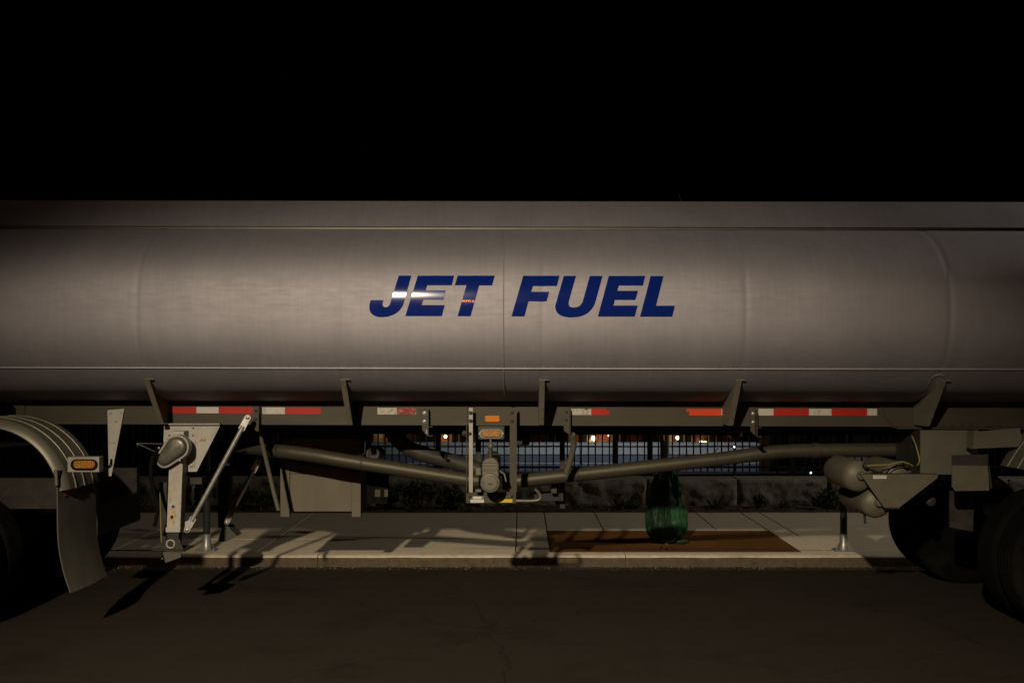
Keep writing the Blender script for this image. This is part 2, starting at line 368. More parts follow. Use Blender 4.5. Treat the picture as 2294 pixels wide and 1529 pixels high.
# ------------------------------------------------------------------ stone wall, fence, plants
YWALL = 13.30
wall = thing('stone_wall', (0, YWALL, 0.05), 'low grey wall of rough split stone blocks behind the planting strip', 'wall')
def block_mesh(seed):
    L_, H, D = 1.19, 0.40, 0.42; nx, nz = 34, 12; b = MB(); vs = []; fs = []
    for k in range(nz + 1):
        for i in range(nx + 1):
            u = i / nx; w = k / nz; x = (u - .5) * L_; z = w * H
            e = min(u, 1 - u) * L_; ez = min(w, 1 - w) * H; edge = min(1, min(e, ez) / 0.035)
            dpt = 0.030 * edge + edge * (0.035 * noise.noise((x * 4 + seed * 9, z * 5, seed)) + 0.02 * noise.noise((x * 11, z * 12 + seed * 3, seed)) + .009 * noise.noise((x * 30, z * 30, seed)))
            vs.append((x, -dpt, z))
    for k in range(nz):
        for i in range(nx):
            a = k * (nx + 1) + i; fs.append((a, a + 1, a + nx + 2, a + nx + 1))
    b.add(vs, fs); b.box(-L_ / 2, L_ / 2, 0.0, D, 0, H)
    return b.mesh('block', M_STONE, ang=70)
BL = [block_mesh(s) for s in range(5)]
for i in range(-10, 9):
    inst('block', BL[(i * 3) % 5], (1.69 + 1.205 * (i + 0.5), YWALL + .004 * (i % 3), 0.06 + .004 * (i % 2)), wall)

YF = 13.72
fence = thing('picket_fence', (0, YF, 0.3), 'black metal picket fence standing on top of the stone wall', 'fence')
FX0, FX1 = -9.6, 9.9
pk = MB(); pk.box(-.0085, .0085, -.0085, .0085, 0.52, 2.25); PK = pk.mesh('picket', M_FENCE, sm=False)
nP = int((FX1 - FX0) / 0.0966)
posts = [1.30 + 2.44 * k for k in range(-4, 4)]
for k in range(nP):
    x = FX0 + 0.0966 * k
    if min(abs(x - q) for q in posts) < 0.05: continue
    inst('picket', PK, (x, YF, 0), fence)
for z in (0.585, 2.10):
    MB().box(FX0, FX1, YF - .016, YF + .016, z - .014, z + .014).build('rail', M_FENCE, fence, sm=False)
for q in posts:
    MB().box(q - .036, q + .036, YF - .036, YF + .036, 0.42, 2.35).prism([(q - .045, YF - .045, 2.35), (q + .045, YF - .045, 2.35), (q + .045, YF + .045, 2.35), (q - .045, YF + .045, 2.35)], (0, 0, .03)).build('post', M_FENCE, fence, sm=False)

def leaf_clump(b, c, rad, n, size, squash=0.8):
    for _ in range(n):
        while True:
            d = Vector((random.uniform(-1, 1), random.uniform(-1, 1), random.uniform(-1, 1)))
            if d.length < 1: break
        d *= 0.55 + 0.45 * noise.noise(d * 2.3 + c)
        p = c + Vector((d.x * rad[0], d.y * rad[1], d.z * rad[2]))
        t = Vector((random.gauss(0, 1), random.gauss(0, 1), random.gauss(0.4, 1))).normalized()
        s_ = t.cross(Vector((random.gauss(0, 1), random.gauss(0, 1), random.gauss(0, 1)))).normalized()
        L_ = size * random.uniform(.6, 1.4); w = L_ * .3
        b.add([p, p + t * L_ * .5 + s_ * w, p + t * L_, p + t * L_ * .5 - s_ * w], [(0, 1, 2, 3)])
def shrub(px, Y, w, h, label, n=900, leaf=0.035):
    c = Vector(((px - VX) / F * Y, Y, 0.09))
    t = thing('shrub', c, label, 'shrub', 'low shrubs along the stone wall')
    b = MB()
    for k in range(9):
        q = c + Vector((random.uniform(-.33, .33) * w, random.uniform(-.1, .1), h * random.uniform(.25, .75)))
        leaf_clump(b, q, (w * .42, 0.14, h * .42), n // 9, leaf)
    b.build('foliage', M_LEAF, t, sm=False)
    s = MB()
    for k in range(6):
        s.tube([c, c + Vector((random.uniform(-.3, .3) * w, random.uniform(-.08, .08), h * random.uniform(.5, .9)))], [.006, .003], 5)
    s.build('stem', M_DRY, t)
shrub(1850, 12.95, 0.42, 0.34, 'dark rounded shrub by the stone wall beside the rear sign post')
shrub(1702, 12.95, 0.22, 0.22, 'small dark shrub low against the stone wall right of the tree', 500)
shrub(940, 12.9, 0.55, 0.42, 'bushy dark shrub on the bed below the left discharge pipe', 1100)
shrub(1025, 12.95, 0.36, 0.36, 'dark shrub on the bed just left of the hanging valve frame', 800)
shrub(870, 13.0, 0.30, 0.40, 'leafy shrub on the bed close right of the hanging cabinet', 700)
shrub(560, 12.95, 0.60, 0.40, 'dark shrub on the bed between landing legs and cabinet', 1000)
shrub(270, 12.95, 0.7, 0.45, 'dark shrub on the bed behind the mud flap', 1000)
shrub(1410, 13.0, 0.28, 0.18, 'low sprawling shrub at the wall foot left of the green bag', 500)
def tuft(px, Y, h, label, n=70):
    c = Vector(((px - VX) / F * Y, Y, 0.09)); b = MB()
    for _ in range(n):
        q = c + Vector((random.gauss(0, .05), random.gauss(0, .04), 0)); t = Vector((random.gauss(0, .35), random.gauss(0, .3), 1)).normalized()
        L_ = h * random.uniform(.5, 1.1); w = Vector((random.uniform(-1, 1), random.uniform(-1, 1), 0)).normalized() * .004
        b.add([q - w, q + w, q + t * L_ * .6 + Vector((t.x, t.y, 0)) * L_ * .1 + w * .6, q + t * L_ + Vector((t.x, t.y, -.1)) * L_ * .35], [(0, 1, 2, 3)])
    tag(b.build('grass_tuft', M_LEAF2, sm=False, at=c), label, 'grass tuft', 'grass tufts at the foot of the wall')
tuft(1392, 13.05, .22, 'grass tuft at the wall foot nearest left of the green bag')
tuft(1330, 12.95, .15, 'short grass tuft on the bed right of the dark post')
tuft(1605, 13.0, .22, 'grass tuft at the wall foot just right of the green bag')
tuft(1290, 12.9, .12, 'small grass tuft on the bed beside the dark post foot')
tuft(1760, 13.0, .16, 'grass tuft at the wall foot between the two right shrubs')
b = MB()
for _ in range(2600):
    x = random.uniform(-6, 6); y = random.uniform(12.68, 13.25); r = random.uniform(.008, .028); t = random.uniform(0, 6.3)
    d = Vector((math.cos(t), math.sin(t), random.uniform(-.3, .6))) * r; e = Vector((-math.sin(t), math.cos(t), random.uniform(-.3, .6))) * r * .35
    c = Vector((x, y, .13 + .04 * noise.noise((x * 4, y * 4, 0)))); b.add([c - d, c + e, c + d, c - e], [(0, 1, 2, 3)])
stuff(b.build('bed_litter', M_DRY, sm=False), 'dry leaf and mulch litter covering the planting bed')

# ------------------------------------------------------------------ tree with watering bag, rusty grate
TC = Vector((1.535, 10.52, ZW)); gr0, gr1 = 0.24, 0.55
grate = thing('tree_grate', (1.54, 10.54, ZW), 'rusty brown steel tree grate set flush into the pavement', 'tree grate')
b = MB(); ring = 48
outer = []
for k in range(ring):
    t = 2 * math.pi * k / ring; dx, dy = math.cos(t), math.sin(t)
    hx = (2.785 - TC.x) / dx if dx > 1e-6 else (0.295 - TC.x) / dx if dx < -1e-6 else 1e9
    hy = (YG1 - .006 - TC.y) / dy if dy > 1e-6 else (YG0 + .006 - TC.y) / dy if dy < -1e-6 else 1e9
    h = min(hx, hy); outer.append((TC.x + dx * h, TC.y + dy * h))
# snap the four nearest rays to the corners
for cx in (0.295, 2.785):
    for cy in (YG0 + .006, YG1 - .006):
        k = min(range(ring), key=lambda i: (outer[i][0] - cx) ** 2 + (outer[i][1] - cy) ** 2); outer[k] = (cx, cy)
vs = [(x, y, ZW + .003) for x, y in outer] + [(TC.x + gr1 * math.cos(2 * math.pi * k / ring), TC.y + gr1 * math.sin(2 * math.pi * k / ring), ZW + .003) for k in range(ring)]
vs += [(x, y, z - .04) for x, y, z in vs]
fs = []
for k in range(ring):
    j = (k + 1) % ring
    fs += [(k, j, ring + j, ring + k), (k, 2 * ring + k, 2 * ring + j, j), (ring + k, ring + j, 3 * ring + j, 3 * ring + k)]
b.add(vs, fs); b.build('plate', M_GRATE, grate, sm=False)
bar = MB(); bar.prism([(gr0, -.011, 0), (gr1 + .004, -.027, 0), (gr1 + .004, .027, 0), (gr0, .011, 0)], (0, 0, -.035)); BAR = bar.mesh('bar', M_GRATE, sm=False)
for k in range(48):
    inst('bar', BAR, (TC.x, TC.y, ZW + .002), grate, rot=(0, 0, 2 * math.pi * (k + .5) / 48))
b = MB(); b.lathe([(gr0 - .03, -.035), (gr0 - .03, .0035), (gr0 + .012, .0035), (gr0 + .012, -.035)], TC, 'Z', 48); b.build('inner_ring', M_GRATE, grate)

tree = thing('sapling', TC, 'thin young street tree rising from the rusty grate behind the tank', 'tree')
top = Vector((1.68, 10.55, 3.55))
tp = [TC + Vector((0, 0, -.1)), TC + Vector((.0, .0, .7)), TC + Vector((.02, .01, 1.5)), TC + Vector((.07, .02, 2.4)), top]
MB().tube(tp, [.027, .024, .021, .016, .007], 10).build('trunk', M_BARK, tree)
tw = MB(); lf = MB()
for k in range(22):
    z = random.uniform(1.7, 3.3); t = random.uniform(0, 6.3); c = TC.lerp(top, z / 3.45); L_ = random.uniform(.3, .7) * (1.15 - z / 5)
    e = c + Vector((math.cos(t) * L_ * .7, math.sin(t) * L_ * .7, min(L_ * .6, 3.45 - c.z)))
    tw.tube([c, c.lerp(e, .5) + Vector((0, 0, -.03)), e], [.007, .005, .002], 5)
    for q in range(14): leaf_clump(lf, c.lerp(e, random.uniform(.4, 1)), (.05, .05, .04), 2, .05)
tw.tube([top, top + Vector((.03, 0, .12)), P(1521, 436, 10.55), P(1515, 427, 10.55)], [.004, .0025, .0016, .0008], 5)
tw.build('branches', M_BARK, tree); lf.build('crown', M_LEAF, tree, sm=False)
st = MB().tube([P(1485, 1215, 10.62), P(1484, 985, 10.62)], .024, 10)
tag(st.build('tree_stake', M_BLACK, at=P(1485, 1215, 10.62)), 'dark stake standing beside the thin tree trunk', 'stake')

bag = thing('watering_bag', TC, 'shiny green plastic watering bag wrapped around the young tree trunk', 'watering bag')
b = MB(); nz, na = 40, 72; vs = []; fs = []
prof = [(0, .12), (.03, .165), (.08, .208), (.15, .228), (.26, .214), (.40, .182), (.56, .150), (.66, .128), (.74, .10), (.80, .085)]
def bagr(h):
    for (h0, r0), (h1, r1) in zip(prof, prof[1:]):
        if h <= h1: return r0 + (r1 - r0) * (h - h0) / (h1 - h0)
    return prof[-1][1]
for k in range(nz + 1):
    for i in range(na):
        t = 2 * math.pi * i / na; h = .80 * k / nz
        topcut = .70 + .10 * max(0, math.cos(2 * (t - 1.2))) if k > nz * .7 else .8
        hh = min(h, topcut + .0)
        r = bagr(hh)
        fold = .034 * noise.noise((math.cos(t) * 2.2, math.sin(t) * 2.2, hh * 2.5)) + .026 * noise.noise((math.cos(t) * 5, math.sin(t) * 5, hh * 8)) + .012 * noise.noise((math.cos(t) * 11, math.sin(t) * 11, hh * 22))
        fold += -.030 * math.exp(-((t - 4.55) / .12) ** 2) * (1 - .5 * hh / .8) - .022 * math.exp(-((t - 5.35) / .10) ** 2)
        fold += .006 * noise.noise((t * 12, hh * 16, 4)) - .030 * abs(noise.noise((math.cos(t) * 3.1 + 7, math.sin(t) * 3.1, hh * 3.5))) - .018 * abs(noise.noise((math.cos(t) * 7 + 3, math.sin(t) * 7, hh * 6 + 2)))
        r = max(.045, r + fold * (0.6 + .5 * math.sin(math.pi * min(1, hh / .8))))
        vs.append(TC + Vector((r * math.cos(t), r * .82 * math.sin(t), .006 + hh)))
for k in range(nz):
    for i in range(na): fs.append((k * na + i, k * na + (i + 1) % na, (k + 1) * na + (i + 1) % na, (k + 1) * na + i))
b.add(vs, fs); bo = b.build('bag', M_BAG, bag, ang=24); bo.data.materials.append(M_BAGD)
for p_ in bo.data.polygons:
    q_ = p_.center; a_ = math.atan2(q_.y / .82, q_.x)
    if q_.y < 0 and q_.x < .045 + .03 * noise.noise((q_.z * 5, 0, 0)): p_.material_index = 1  # shade painted on the front left and middle faces
for sx, hh in ((-.055, .86), (.075, .84)):
    MB().tube([TC + Vector((sx - .03, -.09, .66)), TC + Vector((sx - .02, -.06, hh - .02)), TC + Vector((sx, -.04, hh)), TC + Vector((sx + .025, -.05, hh - .03)), TC + Vector((sx + .035, -.08, .64))], .010, 8).build('handle', M_BAG, bag)
q = P(1537, 1210, 10.3); q.z = ZW + .03
b = MB(); vs = []; fs = []
for k in range(9):
    for i in range(16):
        u = k / 8; t = 2 * math.pi * i / 16; r = .032 * math.sin(math.pi * min(.97, max(.03, u))) ** .6 * (1 + .2 * noise.noise((u * 4, math.cos(t), math.sin(t))))
        vs.append(q + Vector((-.10 + .13 * u, .03 * u + r * .8 * math.cos(t), max(-.026, r * .8 * math.sin(t)))))
for k in range(8):
    for i in range(16): fs.append((k * 16 + i, k * 16 + (i + 1) % 16, k * 16 + 16 + (i + 1) % 16, k * 16 + 16 + i))
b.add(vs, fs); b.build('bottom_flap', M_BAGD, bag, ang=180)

def sign_post(px, label):
    t = thing('sign_post', ((px - VX) / F * 9.97, 9.97, ZW), label, 'post', 'black posts in galvanised sockets along the kerb')
    c = t.location
    MB().tube([c + Vector((0, 0, .10)), c + Vector((0, 0, 2.35))], .0345, 18).build('pole', M_BLACK, t)
    sk = MB(); sk.lathe([(.052, .012), (.052, .05), (.042, .075), (.041, .165), (.036, .168)], c, 'Z', 10); sk.build('socket', M_GALV, t)
    fl = MB(); fl.prism([c + Vector((x, y, .001)) for x, y in ((-.10, -.055), (-.085, -.07), (.085, -.07), (.10, -.055), (.10, .055), (.085, .07), (-.085, .07), (-.10, .055))], (0, 0, .013)); fl.build('base_plate', M_GALV, t, bev=.003)
    for x in (-.078, .078):
        inst('bolt', BOLT_L, c + Vector((x, -.03, .015)), t, .012, rot=(R(-90), 0, 0))
    for k in range(4):
        a = R(45 + 90 * k); d = Vector((math.cos(a), math.sin(a), 0)); n = Vector((-math.sin(a), math.cos(a), 0)) * .004
        g = MB(); g.prism([c + d * .04 + n + Vector((0, 0, .014)), c + d * .085 + n + Vector((0, 0, .014)), c + d * .04 + n + Vector((0, 0, .085))], -2 * n); g.build('rib', M_GALV, t, sm=False)
sign_post(1890, 'black round post in a galvanised socket on the pavement left of the trailer wheel')
sign_post(463, 'black round post in a galvanised socket on the pavement behind the landing legs')

# ------------------------------------------------------------------ far background
YP = 25.0
lw = thing('parapet_wall', (0, YP, -0.6), 'long pale concrete parapet wall seen beyond the picket fence', 'wall')
xr = (1700 - VX) / F * YP
MB().box(-16, xr, YP, YP + .3, -.62, -.17).build('wall_face', M_BLUEG, lw, sm=False)
MB().box(-16, xr, YP - .03, YP + .33, -.17, .035).build('upper_band', M_PALE, lw, sm=False)
MB().box(-16, xr, YP - .07, YP + .37, .035, .105).build('coping', M_PALE, lw, sm=False)
for z in (-.40,): MB().box(-16, xr, YP - .012, YP, z - .012, z + .012).build('string_course', M_PALE, lw, sm=False)
rw = thing('retaining_wall', (9, YP, -0.6), 'short pale wall piece seen low behind the air tanks', 'wall')
x0, x1 = (1872 - VX) / F * YP, (1975 - VX) / F * YP
MB().box(x0, x1, YP, YP + .3, -.6, -.14).build('wall_face', M_PALE, rw, sm=False); MB().box(x0 - .04, x1 + .04, YP - .05, YP + .35, -.14, -.06).build('coping', M_PALE, rw, sm=False)

YH = 60.0
hb = thing('brick_building', (0, YH, -5), 'brick building with lamps on its front far beyond the fence', 'building')
HX0, HX1 = (560 - VX) / F * YH, (2000 - VX) / F * YH
MB().box(HX0, HX1, YH, YH + 10, -5, 6).build('wall', M_BRICK, hb, sm=False)
MB().box(HX0 - .2, HX1 + .2, YH - .3, YH + 10.2, 6, 6.5).build('roof', M_PLASTER, hb, sm=False)
nb = 20
for k in range(nb + 1):
    x = HX0 + (HX1 - HX0) * k / nb
    MB().box(x - .28, x + .28, YH - .22, YH, -5, 6).build('pilaster', M_PLASTER if k % 3 == 1 else M_BRICK, hb, sm=False)
for k in range(nb):
    x = HX0 + (HX1 - HX0) * (k + .5) / nb
    for z0, z1 in ((-4.2, -1.3), (-.4, 1.6), (2.8, 4.8)):
        w = MB().box(x - .48, x + .48, YH - .06, YH + .02, z0, z1).build('window', M_PLASTER, hb, sm=False)
        for sx in (-1, 1):
            MB().box(x + sx * .235 - .20, x + sx * .235 + .20, YH - .075, YH - .05, z0 + .08, z1 - .08).build('pane', M_GLASS, w, sm=False)
def wall_lamp(px, py, label, power, r=0.14, cool=False):
    c = P(px, py, YH - .7)
    t = thing('wall_lamp', c, label, 'lamp', 'lit lamps on the far building')
    MB().lathe([(0, -r), (r * .7, -r * .7), (r, 0), (r * .7, r * .7), (0, r)], c, 'Z', 16).build('globe', M_GLOBEC if cool else M_GLOBE, t)
    MB().tube([c + Vector((0, 0, r)), c + Vector((0, .1, r + .1)), c + Vector((0, .55, r + .1))], .03, 6).build('arm', M_BLACK, t)
    d = bpy.data.lights.new('wall_lamp_light', 'POINT'); d.energy = power; d.color = (1, .62, .28); d.shadow_soft_size = r * 1.3
    o = bpy.data.objects.new('wall_lamp_light', d); COL.objects.link(o); o.parent = t; o.location = (0, -.05, -r * 1.6)
wall_lamp(998, 977, 'small white lamp glowing left of the hanging valve frame', 12, .10)
wall_lamp(1330, 981, 'largest round white lamp glowing beyond the fence right of the valve', 20, .15)
wall_lamp(1518, 980, 'yellow lamp glowing just right of the tree trunk', 9, .12)
wall_lamp(1571, 991, 'left one of the twin lamps low above the parapet wall', 5, .13)
wall_lamp(1580, 992, 'right one of the twin lamps low above the parapet wall', 5, .12)
wall_lamp(1364, 975, 'lamp mostly hidden by the fence post right of the valve', 9, .06)
wall_lamp(862, 960, 'lamp at the far building above the dark hose bend', 7, .06)

lp = thing('lamp_post', P(1456, 1030, 19.5), 'dark lamp post seen between the fence pickets left of the tree', 'lamp post')
c = lp.location; c0 = Vector((c.x, c.y, -.15)); lp.location = c0
MB().tube([c0, c0 + Vector((0, 0, 4.35))], [.055, .045], 12).build('pole', M_BLACK, lp)
MB().tube([c0 + Vector((0, 0, 4.3)), c0 + Vector((0, .3, 4.42)), c0 + Vector((0, .75, 4.42))], .03, 8).build('arm', M_BLACK, lp)
MB().box(c0.x - .12, c0.x + .12, c0.y + .6, c0.y + 1.1, 4.22, 4.34).build('head', M_BLACK, lp, bev=.02)
MB().box(c0.x - .10, c0.x + .10, c0.y + .63, c0.y + 1.07, 4.20, 4.217).build('lens', M_GLOBEC, lp, sm=False)
d = bpy.data.lights.new('lamp_post_light', 'SPOT'); d.energy = 540; d.color = (.93, .96, 1.0); d.spot_size = R(110); d.spot_blend = .7; d.shadow_soft_size = .1
o = bpy.data.objects.new('lamp_post_light', d); COL.objects.link(o); o.parent = lp; o.location = (0, .85, 4.18); o.rotation_euler = (R(52), 0, 0)

bc = thing('barricade', P(1770, 1050, 20), 'orange and white striped barricade beyond the fence on the right', 'barricade')
for k, (a_, z_) in enumerate(((1735, 1024), (1735, 1036))):
    for j in range(6):
        MB().plate([(a_ + 13 * j, z_), (a_ + 13 * j + 13, z_), (a_ + 13 * j + 13, z_ + 8), (a_ + 13 * j, z_ + 8)], 20, .03).build('board', M_BARR_O if (j + k) % 2 else M_BARR_W, bc, sm=False)
for a_ in (1742, 1806): MB().box(*(lambda p: (p.x - .02, p.x + .02, 20.032, 20.07))(P(a_, 1050, 20)), -.15, .22).build('leg', M_BARR_W, bc, sm=False)
def glint(px, py, Y, r, label):  # glowing disc on a stem, added to imitate a white glint
    c = P(px, py, Y); t = thing('glint_disc', c, label, 'lamp', 'small glowing discs added for white glints beyond the fence')
    MB().lathe([(r * 1.3, .06), (r * 1.3, -.02), (r, -.02), (r, .0)], c, 'Y', 14).build('housing', M_BLACK, t)
    MB().lathe([(0, -.018), (r * .98, -.012), (r * .98, 0.0)], c, 'Y', 14).build('lens', M_GLOBEC, t)
    MB().cyl(c + Vector((0, .03, 0)), Vector((c.x, c.y + .03, -.15)), .015, 8).build('stem', M_BLACK, t)
glint(1820, 1037, 18, .013, 'upper one of two small glowing discs for white glints left of the air tanks')
glint(1816, 1058, 18, .016, 'lower one of two small glowing discs for white glints left of the air tanks')
glint(1645, 1000, 18, .018, 'small glowing disc for a bluish white glint just above the right discharge pipe')

# ------------------------------------------------------------------ the tanker trailer
TR = thing('tanker_trailer', (0, 8.3, 0), 'long silver tanker trailer lettered JET FUEL parked along the kerb', 'trailer')
YC, ZC, TA, BT, BB = 8.30, 2.350, 1.24, 0.722, 0.712
SL = 0.0018; NS = 2.3; EX = 2 / NS; NB = 2.5; EXB = 2 / NB      # slightly squared oval
RINGS = [-5.63, -4.18, -2.73, -1.30, 0.155, 1.60, 3.05, 4.50, 5.95]
def dip(x):
    return -sum(0.0033 * math.exp(-((x - r) / 0.020) ** 2) for r in RINGS) + 0.004 * math.sin(x * 4.33 + 1)*0
def surf(ang, x, off=0.0):       # ang measured from the camera-side horizontal, positive up
    c, s = math.cos(ang), math.sin(ang)
    e_ = EX if s > 0 else EXB
    c = math.copysign(abs(c) ** e_, c); s = math.copysign(abs(s) ** e_, s)
    b_ = BT if s > 0 else BB
    k = 1 + (dip(x) + off) / TA
    return Vector((x, YC - TA * c * k, ZC - SL * x + b_ * s * k))
def surf_at_pixel(px, py, off):
    Y = 7.06
    for _ in range(12):
        z = CH - (py - VY) / F * Y; x = (px - VX) / F * Y
        q = max(-1, min(1, (z - ZC + SL * x) / (BT if z > ZC - SL * x else BB)))
        Y = YC - (TA + dip(x) + off) * ((1 - abs(q) ** NS) ** (1 / NS) if q > 0 else (1 - abs(q) ** NB) ** (1 / NB))
    return P(px, py, Y)
xs_ = sorted(set([round(-6.9 + .1 * k, 4) for k in range(139)] + [round(r + .01 * k, 4) for r in RINGS for k in range(-10, 11)]))
NA = 112; b = MB(); vs = []; fs = []
ends = [(-7.25, .25), (-7.2, .62), (-7.1, .86), (-7.0, .965)]
st_ = [(x, s) for x, s in ends] + [(x, 1.0) for x in xs_] + [(7.0, .965), (7.1, .86), (7.2, .62), (7.25, .25)]
for x, s in st_:
    for k in range(NA):
        p = surf(2 * math.pi * k / NA, x); c_ = Vector((x, YC, ZC - SL * x)); vs.append(c_ + (p - c_) * s)
for i in range(len(st_) - 1):
    for k in range(NA): fs.append((i * NA + k, i * NA + (k + 1) % NA, (i + 1) * NA + (k + 1) % NA, (i + 1) * NA + k))
fs += [tuple(range(NA)), tuple(range((len(st_) - 1) * NA, len(st_) * NA))]
b.add(vs, fs); tank = b.build('tank', M_TANK, TR, ang=60)
# weld beads
xw = -0.124
MB().tube([surf(R(-62 + 2 * k), xw, .001) for k in range(62)], .0045, 6).build('weld_seam', M_TANK, tank)
aa = -math.asin((abs(1.923 - ZC) / BB) ** (1 / EXB))
MB().tube([surf(aa, -6.8 + .2 * k, .002) for k in range(69)], .0065, 6).build('lap_seam', M_TANK, tank)

LET = {
 'J': [(333,109),(416,109),(375,255),(362,300),(351,320),(338,337),(323,350),(305,362),(284,371),(262,378),(240,381),(215,382),(193,380),(175,374),(160,365),(149,354),(142,340),(139,325),(140,300),(148,270),(232,270),(227,287),(226,298),(228,306),(233,313),(240,316),(247,317),(256,315),(264,311),(271,303),(276,294),(284,268)],
 'E': [(459,109),(697,109),(683,172),(521,172),(510,206),(642,206),(626,267),(495,267),(483,303),(636,303),(617,375),(376,375)],
 'T': [(722,109),(966,109),(948,173),(863,173),(806,376),(721,376),(779,172),(702,172)],
 'F': [(1153,110),(1392,110),(1375,177),(1217,177),(1206,215),(1325,215),(1307,278),(1188,278),(1161,377),(1076,377)],
 'U': [(1420,111),(1501,111),(1455,272),(1452,288),(1453,300),(1456,307),(1462,313),(1472,317),(1485,318),(1498,317),(1510,315),(1522,309),(1532,302),(1539,292),(1545,280),(1592,111),(1676,111),(1633,268),(1626,290),(1615,313),(1602,332),(1585,349),(1567,362),(1545,372),(1522,379),(1495,382),(1472,383.5),(1450,383),(1429,380),(1410,375),(1393,367),(1380,356),(1370,342),(1365,326),(1364,313),(1366,300),(1372,280)],
 'E2': [(1717,111),(1957,111),(1942,174),(1784,174),(1773,209),(1910,209),(1892,269),(1757,269),(1748,306),(1907,306),(1888,378),(1645,378)],
 'L': [(1993,112),(2078,112),(2028,307),(2153,307),(2135,379),(1923,379)]}
for key, pts in LET.items():
    bm = bmesh.new()
    f = bm.faces.new([bm.verts.new((780 + x / 2.941, 580 + y / 2.941, 0)) for x, y in pts])
    f.normal_update(); bmesh.ops.triangulate(bm, faces=[f], quad_method='BEAUTY', ngon_method='EAR_CLIP')
    for k in range(617, 712, 3):
        bmesh.ops.bisect_plane(bm, geom=bm.verts[:] + bm.edges[:] + bm.faces[:], plane_co=(0, k, 0), plane_no=(0, 1, 0))
    for v in bm.verts: v.co = surf_at_pixel(v.co.x, v.co.y, .0035) - TR.location
    bmesh.ops.recalc_face_normals(bm, faces=bm.faces)
    if sum(fc.normal.y * fc.calc_area() for fc in bm.faces) > 0: bmesh.ops.reverse_faces(bm, faces=bm.faces)
    me = bpy.data.meshes.new('letter'); bm.to_mesh(me); bm.free(); me.materials.append(M_LETTER); smooth(me, 180)
    o = bpy.data.objects.new('letter', me); COL.objects.link(o); o.parent = tank
    o['label'] = 'dark blue italic capital letter ' + key[0]

# rollover rails along the top and the deck between them
def xbar(x0, x1, y0, y1, z0, z1, sl=SL):
    bb = MB(); v = [(x, y, z - sl * x) for z in (z0, z1) for y in (y0, y1) for x in (x0, x1)]
    return bb.add(v, [(0, 2, 3, 1), (4, 5, 7, 6), (0, 1, 5, 4), (2, 6, 7, 3), (0, 4, 6, 2), (1, 3, 7, 5)])
for s in (-1, 1):
    ya = YC + s * .68; bb = MB(); pr = [(ya + s * .020, 3.005), (ya - s * .155, 3.222), (ya - s * .17, 3.232), (ya - s * .26, 3.232), (ya - s * .26, 3.224), (ya - s * .175, 3.215), (ya - s * .0, 3.0)]
    n = len(pr); v = [(x, y, z - SL * x) for x in (-6.6, 6.7) for y, z in pr]
    bb.add(v, [(i, (i + 1) % n, n + (i + 1) % n, n + i) for i in range(n)] + [tuple(range(n)), tuple(range(n, 2 * n))])
    bb.build('rollover_rail', M_TANK, TR, ang=30)
    xbar(-6.6, 6.7, ya + (-.01 if s < 0 else -.05), ya + (.05 if s < 0 else .01), 2.985, 3.0).build('rail_foot', M_FEND, TR, sm=False)

# frame rails
YR = 7.82; ZR1, ZR0 = CH - (910.5 - VY) / F * YR, CH - (952.5 - VY) / F * YR
rx0, rx1 = (30 - VX) / F * YR, 6.4
RSL = 0.003
def rail(y0, y1):
    bb = xbar(rx0 + .02, rx1, y0, y0 + .012, ZR0, ZR1, RSL)
    o = bb.build('frame_rail', M_RAIL, TR, sm=False)
    xbar(rx0 + .02, rx1, y0 + .012, y1, ZR1 - .014, ZR1 - .002, RSL).build('top_flange', M_RAIL, o, sm=False)
    xbar(rx0 + .02, rx1, y0 + .012, y1, ZR0 + .002, ZR0 + .014, RSL).build('bottom_flange', M_RAIL, o, sm=False)
    return o
nr = rail(YR, YR + .10); fr = rail(8.78, 8.68)
for x in (-3.4, -1.9, -.55, .6, 1.95, 3.2, 4.6):
    MB().box(x - .05, x + .05, YR + .015, 8.77, ZR0 + .03, ZR1 - .02).build('cross_member', M_DARK, TR, sm=False)
xbar(-2.2, 3.9, 8.36, 8.46, CH - (972 - VY) / F * 8.4, ZR0 + .028, RSL).build('pipe_tray', M_DARK, TR, sm=False)
# belly pad between rails (dark underside)
xbar(-3.9, 6.3, YR + .11, 8.66, ZR1 - .012, ZR1 + .06, RSL).build('belly_plate', M_DARK, TR, sm=False)
xbar(rx0 + .05, rx1, YR + .004, YR + .05, ZR1 - .001, ZR1 + .045, RSL).build('saddle_strip', M_DARK, TR, sm=False)

YT = YR - .0025
def tape(x0, x1, y0, y1, m, lab=None):
    s = .0035
    o = MB().plate([(x0, y0), (x1, y0 + s * (x1 - x0)), (x1, y1 + s * (x1 - x0)), (x0, y1)], YT, .0022).build('reflective_strip', m, nr, sm=False)
    if lab: o['label'] = lab
    return o
for t in ((373.5, 439.6, 911, 925, M_RED), (440, 489.6, 911, 925, M_WHT), (490, 566, 911.2, 925.4, M_RED), (587.5, 638.6, 911.8, 926.8, M_WHT), (639, 719, 912, 927, M_RED),
          (845.5, 888.8, 913, 927.8, M_WWHT), (889.2, 933, 913, 927.8, M_DRED), (1733.3, 1812, 915, 930, M_RED), (1699, 1733, 915, 930, M_WHT), (1812.4, 1863, 915, 930, M_WHT), (1863.3, 1942.6, 915, 930, M_RED), (1943, 1965, 915, 930, M_WHT),
          (1616.2, 1626, 915.3, 930, M_WHT)):
    tape(*t)
def tape_poly(pts, m): MB().plate(pts, YT, .0022).build('reflective_strip', m, nr, sm=False)
tape_poly([(1278.5, 915), (1309, 915), (1313, 918.5), (1318, 915.4), (1324.5, 915), (1325, 929), (1279, 929)], M_WWHT)
tape_poly([(1325.2, 914.6), (1357, 914.6), (1360, 919), (1365, 920), (1365, 929), (1325.2, 929)], M_RED)
